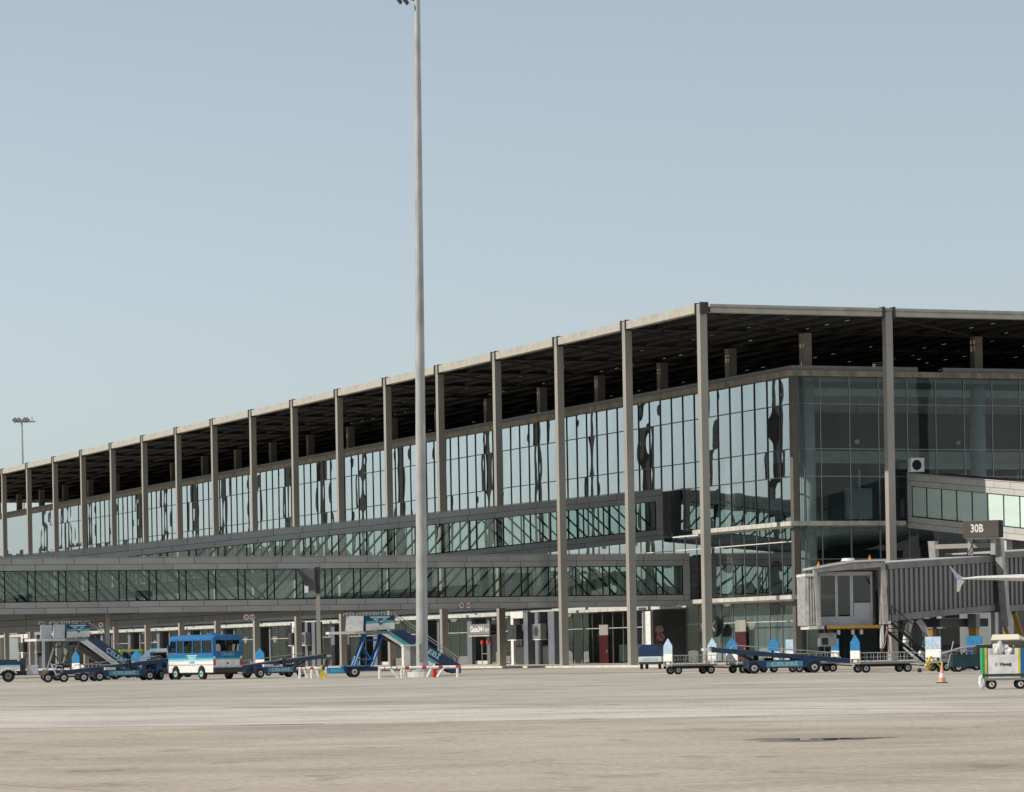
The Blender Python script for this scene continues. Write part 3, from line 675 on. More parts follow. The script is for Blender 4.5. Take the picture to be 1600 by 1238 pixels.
# ribbed canopy (bellows) on the left
cb = B(-2.25, -1.72, -0.1, 2.4, 2.45, 5.0).build('canopy', mat('bellows_grey', (0.40, 0.40, 0.395), 0.8, var=0.25, scale=3), cab)
for i in range(4): B(-2.22+i*0.135, -2.15+i*0.135, -0.17, -0.102, 2.45, 5.02).build('canopy_rib', mat('bellows_grey', (0.40, 0.40, 0.395), 0.8, var=0.25, scale=3), cb)
for i in range(9): B(-2.34, -2.252, -0.1+i*0.28, 0.04+i*0.28, 2.45, 5.02).build('canopy_rib', mat('bellows_grey', (0.40, 0.40, 0.395), 0.8, var=0.25, scale=3), cb)
B(-2.34, -1.7, -0.22, 2.45, 5.0, 5.14).build('canopy_top', DIRTW, cab)
B(-2.2, -1.4, -0.3, 2.2, 2.25, 2.42).build('canopy_base', DIRTW, cab)
B(-1.6, -0.75, -0.2, 0.6, 1.35, 2.05).build('control_box', GREYM, cab); B(-1.52, -1.2, -0.22, -0.201, 1.45, 1.8).build('control_screen', BLACK, cab)
for x in (-0.6, 0.15, 0.6): MB().tube((x, 0.0, 2.2), (x, 0.0, 1.95), 0.09).build('under_lamp', DIRTW, cab)
B(1.55, 1.72, -0.3, -0.1, 1.2, 2.4).build('front_leg', DIRTW, cab)
for dx, dz in ((0, 0), (0.5, 0.2)):
    MB().path([(1.75+dx*0.3, -0.2, 4.6), (1.95, -0.25, 4.3), (1.95, -0.25, 2.0), (1.5+dx, -0.3, 0.9)], 0.03).build('hose', mat('hose_red', (0.16, 0.03, 0.03), 0.6), cab)
MB().tube((1.98, -0.1, 2.4), (1.75, -0.1, 1.3), 0.06).build('strut', DIRTW, cab)
# big flexible air ducts under the bridge
for i, (u, dz) in enumerate(((1425, 0), (1436, 0.3))):
    p = ground(u, 184); d = tag(MB().path([(0, 0, 2.7), (-0.25, 0, 2.0), (-0.35, 0, 1.3), (0.15, 0, 0.8), (0.6, 0, 0.55)] if i == 0 else [(0, 0, 2.7), (0.3, 0, 2.3), (0.45, 0, 1.7), (0.3, 0, 1.1), (-0.1, 0, 0.6)], 0.17, 10).build('air_duct', PLAST, None, p, smooth=True), ('pale flexible air duct hanging left under the boarding bridge', 'pale flexible air duct curling right under the boarding bridge')[i], 'air duct')
# aircraft wing tip in front of the bridge
wy = 166.0
wp = ground(1500, wy)
zw = lambda v, u: (-ROLL*(u-800)+(619-v)+HOR)/F*wy+H
wg = thing('aircraft_wing', 'white aircraft wing end with pointed wingtip fence before the bridge', 'aircraft wing', (wp.x, wy, zw(905, 1508)), 0)
kk = wy/F
m = MB()
secs = [(0.15, 0.0, 0.7, 0.08), (1.0, 0.02, 1.25, 0.20), (3.0, -0.03, 2.0, 0.36), (6.0, -0.16, 3.2, 0.55), (10.0, -0.35, 4.6, 0.75)]
for (xa, za, ca_, ta), (xb, zb2, cb_, tb) in zip(secs, secs[1:]):
    pts_ = []
    for x_, z_, c_, t_ in ((xa, za, ca_, ta), (xb, zb2, cb_, tb)):
        pts_.append([(x_, 0, z_-t_*0.3), (x_, -c_*0.4, z_+t_*0.1), (x_, 0, z_+t_*0.6), (x_, c_*0.6, z_+t_*0.15)])
    n = len(m.v); m.v += pts_[0]+pts_[1]; m.f += [(n+i, n+(i+1) % 4, n+4+(i+1) % 4, n+4+i) for i in range(4)]
m.build('wing', WHITE, wg)
m = MB(); m.v = [(0.45, -0.1, 0.03), (0.2, -0.05, 0.0), (0.02, 0.1, -0.03), (-0.40, 0.15, 0.62), (-0.13, 0.25, 0.05), (0.3, 0.4, 0.05)]
MB().prism([(0.36, 0.02), (-0.06, -0.02), (-0.42, 0.64), (-0.36, 0.62), (0.02, 0.22)], 'xz', 0.0, 0.06).build('upper_fence', mat('fence_blue_grey', (0.32, 0.34, 0.46), 0.4), wg)
MB().prism([(0.36, 0.0), (-0.06, -0.03), (-0.08, -0.62), (0.04, -0.60), (0.14, -0.32)], 'xz', 0.0, 0.06).build('lower_fence', mat('fence_pale', (0.52, 0.49, 0.45), 0.4), wg)
for x in (1.0, 2.4, 3.6): B(x, x+0.5, -0.3, 0.6, -0.22, -0.12).build('flap_fairing', WHITE, wg) if False else None
# ------------------------------------------------------------------ light masts
mp = ground(660, 194.5)
mast = thing('light_mast', 'very tall grey octagonal floodlight mast in the middle of the apron', 'light mast', mp)
mtop = Vector((0.42, 0, 40.7))
MB().tube((0, 0, 0.35), (mtop*0.42), 0.345, 0.27, 12).build('pole', GALV, mast, smooth=True)
MB().tube((mtop*0.42), (mtop*0.72), 0.268, 0.215, 12).build('pole', GALV, mast, smooth=True)
MB().tube((mtop*0.72), mtop, 0.213, 0.155, 12).build('pole', GALV, mast, smooth=True)
for t in (0.42, 0.72): MB().tube(mtop*t-Vector((0, 0, 0.03)), mtop*t+Vector((0, 0, 0.05)), 0.345-0.19*t+0.012, n=12).build('joint_ring', GALV, mast)
MB().tube((0, 0, 0.3), (0, 0, 0.42), 0.62, n=16).build('base_plate', GALV, mast); B(-0.14, 0.14, -0.36, -0.30, 0.9, 1.9).build('access_door', GREYM, mast)
MB().tube((0.1, 0, 0), (0.1, 0, 0.3), 0.95, n=20).build('footing', KERB, mast)
MB().tube(mtop+Vector((-0.9, 0, -1.4)), mtop+Vector((0.0, 0, -1.4)), 0.09).build('crossbar', DARK, mast)
for x, dz in ((-1.0, -1.95), (-0.62, -2.0), (0.8, -0.4), (1.1, -0.4)):
    h_ = mtop+Vector((x, 0, dz)); fo = MB().quad8([(h_.x-0.30, -0.3, h_.z+0.25), (h_.x-0.02, -0.3, h_.z-0.12), (h_.x+0.12, -0.3, h_.z-0.02), (h_.x-0.15, -0.3, h_.z+0.35), (h_.x-0.30, 0.3, h_.z+0.25), (h_.x-0.02, 0.3, h_.z-0.12), (h_.x+0.12, 0.3, h_.z-0.02), (h_.x-0.15, 0.3, h_.z+0.35)]).build('floodlight', DARK, mast)
MB().tube(mtop+Vector((-0.6, 0, -1.75)), mtop+Vector((0, 0, -1.95)), 0.05).build('bracket', DARK, mast)
# far mast behind the roof
Yf = 620.0; fz = lambda v, u: (-ROLL*(u-800)+(619-v)+HOR)/F*Yf+H
fm = thing('light_mast', 'distant thin floodlight mast rising behind the terminal roof', 'light mast', ground(43.5, Yf))
ft = fz(659, 42)
MB().tube((0, 0, 0), (-0.3, 0, ft), 0.3, 0.17).build('pole', GALV, fm)
for x in (-1.45, -0.75, 0.35, 0.75): MB().tube((x-0.35, 0, ft+0.55), (x+0.2, 0, ft+0.05), 0.42, n=8).build('floodlight', GREYM, fm)
MB().tube((-1.6, 0, ft), (2.2, 0, ft), 0.12).tube((1.6, 0, ft), (1.6, 0, ft+0.9), 0.07).build('crossbar', GREYM, fm)
# docking guidance sign mast
dp = ground(499, 222)
ds = thing('docking_sign_mast', 'thin mast with dark angled docking sign before the corridor', 'sign mast', dp)
s_ = 222/F
B(-0.13, 0.13, -0.13, 0.13, 0, 5.4).build('pole', STONE, ds); B(-0.16, 0.16, -0.16, 0.16, 5.4, 7.12).build('head_post', DARK, ds)
MB().prism([(-1.22, 6.95), (-0.2, 7.05), (-0.2, 5.55), (-0.62, 5.5), (-0.75, 6.1)], 'xz', -0.25, 0.15).build('display', mat('display_grey', (0.10, 0.10, 0.11), 0.4), ds)
MB().prism([(-1.32, 6.95), (-1.15, 6.95), (-0.62, 5.95), (-0.75, 5.9)], 'xz', -0.55, -0.26).build('hood', DARK, ds)
B(-0.85, -0.6, -0.3, -0.26, 5.45, 5.9).build('lower_plate', WHITE, ds)
# ------------------------------------------------------------------ electrical cabinet, barriers
ec = thing('electrical_cabinet', 'grey electrical cabinet standing beside the mast base', 'cabinet', ground(648, 196.5), R(12))
B(-0.62, 0.62, -0.35, 0.35, 0.1, 1.78).build('body', GREYM, ec); B(-0.68, -0.3, -0.36, 0.36, 0.1, 1.78).build('side_panel', DIRTW, ec); B(-0.72, 0.68, -0.42, 0.42, 1.78, 1.88).build('lid', DIRTW, ec); B(-0.6, 0.9, -0.5, 0.5, 0, 0.1).build('plinth', KERB, ec)
def barrier(label, u0, u1, Y, bands, legs, diag):
    p0, p1 = ground(u0, Y), ground(u1, Y); L_ = (p1-p0).length
    o = thing('safety_barrier', label, 'barrier', p0, math.atan2((p1-p0).y, (p1-p0).x), 'red and white tube barriers')
    MB().tube((0, 0, 0.58), (L_, 0, 0.58), 0.085, n=10).build('rail', WHITE, o, smooth=True)
    for a, b in bands: MB().tube((a*L_, 0, 0.58), (b*L_, 0, 0.58), 0.089, n=10).build('red_band', RED, o)
    for a in legs: MB().tube((a*L_, 0, 0), (a*L_, 0, 0.56), 0.085, n=8).build('leg', WHITE, o)
    for a, b in diag: MB().tube((a*L_, 0, 0.02), (b*L_, 0, 0.55), 0.075, n=8).build('brace', WHITE, o)
    return o
barrier('long red and white barrier in front of the mast and cabinet', 591, 719, 188, [(0.33, 0.38), (0.54, 0.59), (0.74, 0.79), (0.95, 0.998), (0.075, 0.085), (0.155, 0.165), (0.225, 0.235)], (0.02, 0.29, 0.97), ((0.25, 0.15), (0.6, 0.65), (0.72, 0.8)))
barrier('short red and white barrier left of the blue boarding stairs', 464, 511, 200, [(0.02, 0.05), (0.45, 0.56), (0.15, 0.18), (0.28, 0.31)], (0.1, 0.5, 0.95), ((0.35, 0.25), (0.75, 0.65)))
hyd = thing('yellow_jack', 'small yellow and black stand at the end of the short barrier', 'stand', ground(504, 197))
MB().prism([(-0.25, 0), (0.25, 0), (0.1, 0.45), (0.16, 0.75), (-0.12, 0.78), (-0.05, 0.4)], 'xz', -0.12, 0.12).build('body', YELLB, hyd); MB().tube((0.05, -0.13, 0.5), (0.12, -0.13, 0.78), 0.09).build('strap', DARK, hyd)
fe = thing('fire_extinguisher', 'red and white fire extinguisher behind the long barrier', 'extinguisher', ground(679, 191))
MB().tube((0, 0, 0), (0, 0, 0.55), 0.13, n=12).build('bottle', RED, fe, smooth=True); MB().tube((0, 0, 0.55), (0, 0, 0.78), 0.1, 0.05, n=10).build('neck', DIRTW, fe)
MB().tube((-0.02, 0, 0.78), (0.14, 0, 0.84), 0.03).build('handle', RED, fe)
# ------------------------------------------------------------------ vehicles
def minibus():
    p = ground(320, 208)
    o = thing('minibus', 'blue and white minibus with open windows parked on the apron', 'minibus', (p.x, p.y, 0), math.atan2(0.81, -0.585))
    Lh, W = 2.75, 1.02
    # local +x forward; profile of the lower body with wheel arches cut as polygon
    def arch(x, r=0.46, n=7): return [(x+r*math.cos(math.pi*i/n), 0.42+r*math.sin(math.pi*i/n)*0.95) for i in range(n+1)]
    prof = [(-Lh, 0.42)] + arch(-1.35)[::-1] + arch(1.75)[::-1] + [(Lh, 0.42), (Lh+0.10, 0.8), (Lh+0.05, 1.25), (-Lh-0.02, 1.25)]
    MB().prism(prof, 'xz', -W, W).build('lower_body', WHITE, o, bevel=0.03)
    B(-Lh+0.2, Lh-0.1, -W+0.2, W-0.2, 0.3, 0.46).build('chassis', DARK, o)
    MB().prism([(-Lh-0.02, 1.25), (Lh+0.05, 1.25), (Lh-0.05, 1.62), (-Lh-0.02, 1.62)], 'xz', -W, W).build('waist_band', BLUEL, o)
    B(-Lh-0.03, Lh+0.02, W+0.002, W+0.006, 1.22, 1.32).build('stripe', TEAL, o); B(-Lh-0.03, Lh, W+0.002, W+0.006, 1.12, 1.22).build('stripe', PALET, o)
    B(-Lh-0.036, -Lh-0.022, -W, W, 1.22, 1.32).build('stripe', TEAL, o)
    B(-Lh-0.01, Lh+0.03, W+0.002, W+0.005, 0.88, 0.91).build('trim', DARK, o)
    # greenhouse: pillars, header, roof
    hd = MB()
    for s in (-1, 1):
        y0, y1 = sorted((s*W, s*(W-0.07)))
        for x0, x1 in ((-Lh, -Lh+0.16), (-1.45, -1.33), (-0.35, -0.25), (0.75, 0.85), (1.55, 1.66)): hd.box(x0, x1, y0, y1, 1.62, 2.48)
        hd.box(-Lh, Lh-0.35, y0, y1, 2.38, 2.5)
        hd.quad8([(Lh-0.12, y0, 1.62), (Lh-0.02, y0, 1.62), (Lh-0.02, y1, 1.62), (Lh-0.12, y1, 1.62), (Lh-0.48, y0, 2.48), (Lh-0.36, y0, 2.48), (Lh-0.36, y1, 2.48), (Lh-0.48, y1, 2.48)])
    hd.build('pillars', mat('pillar_blue', (0.015, 0.11, 0.30), 0.4), o)
    MB().prism([(-W, 2.48), (W, 2.48), (W-0.03, 2.58), (W-0.18, 2.68), (0, 2.74), (-W+0.18, 2.68), (-W+0.03, 2.58)], 'yz', -Lh-0.02, Lh-0.34).build('roof', BLUEL, o)
    rear = MB().box(-Lh-0.03, -Lh+0.05, -W, W, 1.62, 1.72).box(-Lh-0.03, -Lh+0.05, -W, W, 2.38, 2.5).box(-Lh-0.03, -Lh+0.05, -W, -W+0.2, 1.72, 2.38).box(-Lh-0.03, -Lh+0.05, W-0.2, W, 1.72, 2.38)
    rear.build('rear_frame', BLUEL, o); B(-Lh-0.02, -Lh, -W+0.2, W-0.2, 1.72, 2.38).build('rear_window', G_CAR, o)
    for a, b in ((-Lh+0.16, -1.45), (-1.33, -0.35), (0.85, 1.55)): B(a, b, W-0.045, W-0.03, 1.62, 2.38).build('side_window', G_CAR, o)
    for a, b in ((-Lh+0.16, -1.45), (-1.33, -0.35), (-0.25, 0.75), (0.85, 1.55), (1.66, 2.45)): B(a, b, -W+0.03, -W+0.045, 1.62, 2.38).build('side_window', G_CAR, o)
    MB().prism([(Lh-0.1, 1.64), (Lh-0.06, 1.64), (Lh-0.40, 2.46), (Lh-0.44, 2.46)], 'xz', -W+0.1, W-0.1).build('windscreen', G_CAR, o)
    B(-Lh+0.1, Lh-0.3, -W+0.1, W-0.1, 0.95, 1.0).build('cabin_floor', DARK, o)
    for x in (-2.1, -1.2, -0.4):
        for y in (-0.55, 0.5): MB().box(x-0.22, x+0.22, y-0.35, y+0.35, 1.0, 1.4).box(x-0.24, x-0.12, y-0.33, y+0.33, 1.4, 1.95).build('seat', mat('seat_grey', (0.08, 0.08, 0.09), 0.9), o)
    for x in (-1.35, 1.75):
        for y in (-W+0.1, W-0.1): wheel(o, x, y, 0.36, 0.22, PALET if y > 0 else DIRTW)
    B(-Lh-0.14, -Lh+0.02, -W, W, 0.42, 0.72).build('rear_bumper', DARK, o)
    B(Lh+0.02, Lh+0.16, -W, W, 0.38, 0.62).build('front_bumper', GREYM, o)
    for y in (-W+0.08, W-0.08): B(-Lh-0.05, -Lh-0.02, y-0.07, y+0.07, 0.85, 1.2).build('tail_lamp', RED, o); B(-Lh-0.05, -Lh-0.02, y-0.06, y+0.06, 1.25, 1.4).build('lamp', DIRTW, o)
    MB().tube((-Lh-0.06, 0, 0.98), (-Lh-0.02, 0, 0.98), 0.06).build('lock', DARK, o)
    MB().box(Lh-0.5, Lh-0.38, W, W+0.22, 1.75, 2.1).build('mirror', DARK, o)
    B(-1.5, -0.8, -0.3, 0.3, 2.73, 2.82).build('roof_vent', BLUEL, o)
    text('ÇELEBİ', 0.24, PALET, o, face((-Lh-0.034, 0.0, 1.52), (0, -1, 0)), width=0.9)
    # wing emblem on the side, made of bars
    em = MB()
    for j in range(4): em.box(-0.62+0.13*j, 0.62-0.13*j, W+0.007, W+0.012, 1.50-0.11*j-0.08, 1.50-0.11*j)
    em.build('emblem', PALET, o, (-0.25, 0, 0)); text('ÇELEBİ', 0.14, BLUEL, o, face((-0.25, W+0.008, 1.03), (-1, 0, 0)), width=0.6)
    return o
BUS = minibus()
def seated(label, u, Y, z, vest, arm, rz, key):
    p = ground(u, Y); pts = [(0, 0, 0), (0, 0, 0.28), (0, 0, 0.50), (0, 0, 0.60), (0.02, 0, 0.72), (0.03, 0, 0.82), (0, 0.21, 0.48), (arm[0]*0.5, 0.26, 0.24), (arm[0], arm[1], arm[2]), (0, -0.21, 0.48), (0.12, -0.25, 0.22), (0.34, -0.18, 0.18), (0.4, 0.12, 0.02), (0.4, -0.12, 0.02), (0.45, 0.12, -0.40), (0.45, -0.12, -0.40)]
    ed = [(0, 1), (1, 2), (2, 3), (3, 4), (4, 5), (2, 6), (6, 7), (7, 8), (2, 9), (9, 10), (10, 11), (0, 12), (0, 13), (12, 14), (13, 15)]
    rad = [.15, .17, .14, .06, .095, .085, .075, .055, .04, .075, .055, .04, .09, .09, .06, .06]
    me = bpy.data.meshes.new('person'); me.from_pydata(pts, ed, []); o = link('person', me, None, None, (p.x, p.y, z), rz)
    sk = o.modifiers.new('skin', 'SKIN'); 
    for i, r_ in enumerate(rad): me.skin_vertices[0].data[i].radius = (r_, r_)
    me.skin_vertices[0].data[0].use_root = True; ss = o.modifiers.new('sub', 'SUBSURF'); ss.levels = 1; ss.render_levels = 1
    m_ = bpy.data.materials.new('clothes_'+key); m_.use_nodes = True; n = m_.node_tree; b = n.nodes['Principled BSDF']; b.inputs['Roughness'].default_value = 0.8
    tc = n.nodes.new('ShaderNodeTexCoord'); sx = n.nodes.new('ShaderNodeSeparateXYZ'); cr = n.nodes.new('ShaderNodeValToRGB'); cr.color_ramp.interpolation = 'CONSTANT'
    mr = n.nodes.new('ShaderNodeMapRange'); mr.inputs[1].default_value = -0.5; mr.inputs[2].default_value = 1.0
    n.links.new(tc.outputs['Object'], sx.inputs[0]); n.links.new(sx.outputs[2], mr.inputs[0]); n.links.new(mr.outputs[0], cr.inputs[0]); n.links.new(cr.outputs[0], b.inputs['Base Color'])
    cr.color_ramp.elements[0].color = (0.02, 0.02, 0.03, 1); e = cr.color_ramp.elements[1]; e.position = 0.40; e.color = (*vest, 1)
    e = cr.color_ramp.elements.new(0.735); e.color = (0.42, 0.24, 0.16, 1); me.materials.append(m_)
    bm = bmesh.new(); bmesh.ops.create_uvsphere(bm, u_segments=10, v_segments=6, radius=0.108); hm = bpy.data.meshes.new('hair'); bm.to_mesh(hm); bm.free()
    hh = link('hair', hm, mat('dark_hair', (0.012, 0.01, 0.009), 0.8), o, (0.0, 0, 0.84)); hh.scale = (0.98, 0.95, 0.85)
    return tag(o, label, 'person')
brz = math.atan2(0.81, -0.585); bm_ = Matrix.Rotation(brz, 3, 'Z'); bc = BUS.location
def inbus(x, y): q = bc + bm_ @ Vector((x, y, 0)); return q
for lb_, x, y, vest, arm, key in (('person in a yellow vest sitting in the minibus driver seat', 1.15, 0.55, (0.50, 0.62, 0.05), (0.42, 0.26, 0.30), 'vest'), ('person in dark clothes resting an arm on the minibus window', -0.05, 0.62, (0.02, 0.02, 0.025), (0.30, 0.46, 0.30), 'dark')):
    q = inbus(x, y); o = seated(lb_, 0, 1, 1.42, vest, arm, brz, key); o.location = (q.x, q.y, 1.42)
def belt_loader(label, u, Y, rz, seat_x=0.6):
    p = ground(u, Y); o = thing('belt_loader', label, 'belt loader', (p.x, p.y, 0), rz, 'blue baggage belt loaders')
    B(-1.9, 1.9, -0.75, 0.75, 0.28, 0.68).build('chassis', BLUE, o, bevel=0.03)
    for s in (-1, 1):
        B(-0.95, 0.95, *sorted((s*0.752, s*0.765)), 0.34, 0.62).build('side_panel', PALET if False else mat('panel_teal', (0.07, 0.22, 0.30), 0.5), o)
        text('ÇELEBİ', 0.24, PALET, o, face((0, s*0.768, 0.48), (-s, 0, 0)), width=1.4, bold=0.008)
    for x in (-1.55, 1.6):
        for y in (-0.72, 0.72): wheel(o, x, y, 0.3, 0.22, GREYL)
    z = lambda x: 0.92+0.098*x
    for s in (-1, 1): MB().quad8([(-3.6, s*0.42-0.05, z(-3.6)-0.12), (3.6, s*0.42-0.05, z(3.6)-0.12), (3.6, s*0.42+0.05, z(3.6)-0.12), (-3.6, s*0.42+0.05, z(-3.6)-0.12), (-3.6, s*0.42-0.05, z(-3.6)+0.10), (3.6, s*0.42-0.05, z(3.6)+0.10), (3.6, s*0.42+0.05, z(3.6)+0.10), (-3.6, s*0.42+0.05, z(-3.6)+0.10)]).build('boom_rail', BLUE, o)
    MB().quad8([(-3.65, -0.4, z(-3.65)+0.02), (3.65, -0.4, z(3.65)+0.02), (3.65, 0.4, z(3.65)+0.02), (-3.65, 0.4, z(-3.65)+0.02), (-3.65, -0.4, z(-3.65)+0.13), (3.65, -0.4, z(3.65)+0.13), (3.65, 0.4, z(3.65)+0.13), (-3.65, 0.4, z(-3.65)+0.13)]).build('belt', mat('belt_grey', (0.10, 0.10, 0.10), 0.8), o)
    for x in (-3.65, 3.65): MB().tube((x, -0.45, z(x)+0.04), (x, 0.45, z(x)+0.04), 0.12, n=12).build('end_roller', DARK, o)
    B(3.72, 4.15, -0.4, 0.4, z(3.7)-0.04, z(3.7)+0.08).build('bumper', DIRTW, o)
    for s in (-0.3, 0.3): MB().tube((1.1, s, 0.5), (2.3, s, z(2.3)-0.08), 0.06).build('lift_strut', DARK, o)
    MB().path([(-3.0, 0.5, z(-3)+0.1), (-2.8, 0.5, z(-3)+0.38), (2.6, 0.5, z(2.6)+0.32), (2.8, 0.5, z(2.8)+0.1)], 0.025).build('handrail', GALV, o)
    MB().box(seat_x-0.25, seat_x+0.2, -0.72, -0.5, 0.68, 0.82).box(seat_x-0.28, seat_x-0.18, -0.72, -0.5, 0.82, 1.2).build('seat', BLACK, o)
    B(seat_x+0.55, seat_x+0.8, -0.73, -0.5, 0.68, 1.0).build('console', DARK, o); B(-1.2, -0.5, -0.7, -0.45, 0.68, 0.84).build('engine_cover', DIRTW, o)
    return o
belt_loader('blue belt loader standing left of the minibus', 190, 209, R(20))
belt_loader('blue belt loader standing between the minibus and the docking sign mast', 428, 214, R(38))
belt_loader('blue belt loader among the baggage carts before the glass corner', 1222, 176, R(180+6))
def baggage_cart(label, u, Y, rz, shape, colors, L_=2.55, boards=(1, 1)):
    p = ground(u, Y); o = thing('baggage_cart', label, 'baggage cart', (p.x, p.y, 0), rz, 'open baggage carts with tall end boards')
    h = L_/2
    B(-h, h, -0.7, 0.7, 0.44, 0.53).build('bed', GREYM, o); MB().box(-h+0.1, h-0.1, -0.3, -0.22, 0.30, 0.44).box(-h+0.1, h-0.1, 0.22, 0.3, 0.30, 0.44).build('chassis', DARK, o)
    for x in (-h+0.35, h-0.35):
        for y in (-0.6, 0.6): wheel(o, x, y, 0.22, 0.14, GREYL)
    for i, s in enumerate((-1, 1)):
        if not boards[i]: continue
        up_, lo_ = colors[i]
        x0, x1 = sorted((s*h, s*(h-0.04)))
        MB().prism([(-0.68, 0.70), (0.68, 0.70), (0.68, 1.12), (-0.68, 1.12)], 'yz', x0, x1).build('end_board', lo_, o)
        poly = [(-0.68, 1.13), (0.68, 1.13), (0.68, 1.52), (0.0, 1.92), (-0.68, 1.52)] if shape == 'house' else [(-0.68, 1.13), (0.68, 1.13), (0.68, 1.75), (-0.68, 1.75)]
        MB().prism(poly, 'yz', x0, x1).build('upper_board', up_, o)
        MB().box(x0, x1, -0.66, -0.60, 0.5, 0.72).box(x0, x1, 0.60, 0.66, 0.5, 0.72).box(x0, x1, -0.3, 0.3, 0.53, 0.66).build('board_leg', GREYL, o)
    for y in (-0.68, 0.68):
        r_ = MB().tube((-h, y, 1.0), (h, y, 1.0), 0.02, n=6).tube((-h, y, 0.78), (h, y, 0.78), 0.014, n=5)
        n = 8
        for i in range(n+1): x = -h+0.03+(L_-0.06)*i/n; r_.tube((x, y, 0.5), (x, y, 1.0), 0.018 if i % 4 else 0.03, n=5)
        r_.build('side_rail', GALV, o)
    MB().tube((h, 0, 0.36), (h+0.9, 0, 0.30), 0.035).build('drawbar', DARK, o)
    return o
PB = mat('pale_blue_board', (0.33, 0.44, 0.55), 0.6, var=0.25, scale=6); MBL = mat('mid_blue_board', (0.015, 0.15, 0.33), 0.6, var=0.25, scale=6)
baggage_cart('cart with gabled white and pale blue end boards beside the dark passage', 1079, 181, R(17), 'house', ((PB, WHITE), (PB, WHITE)))
baggage_cart('cart with gabled blue topped end boards before the right red door', 1177, 182, R(23), 'house', ((MBL, WHITE), (MBL, WHITE)))
baggage_cart('cart with square end boards behind the lower belt loader end', 1270, 180, R(12), 'square', ((PB, WHITE), (MBL, WHITE)))
baggage_cart('cart with one gabled blue end board under the bridge cab', 1379, 170, R(14), 'house', ((MBL, WHITE), (MBL, WHITE)), 2.9, (1, 0))
baggage_cart('cart with square blue end boards behind the yellow lift column', 1491, 172, R(27), 'square', ((PB, WHITE), (MBL, BLUE)))
baggage_cart('cart with one gabled blue end board under the pale boarding stairs', 145, 219, R(28), 'house', ((MBL, WHITE), (MBL, WHITE)), 2.3, (1, 0))
baggage_cart('cart with gabled blue end board behind the left belt loader', 193, 236, R(40), 'house', ((MBL, WHITE), (MBL, WHITE)), 2.3, (0, 1))
baggage_cart('cart with gabled blue end board behind the middle belt loader', 430, 232, R(30), 'house', ((MBL, WHITE), (MBL, WHITE)), 2.3, (1, 0))
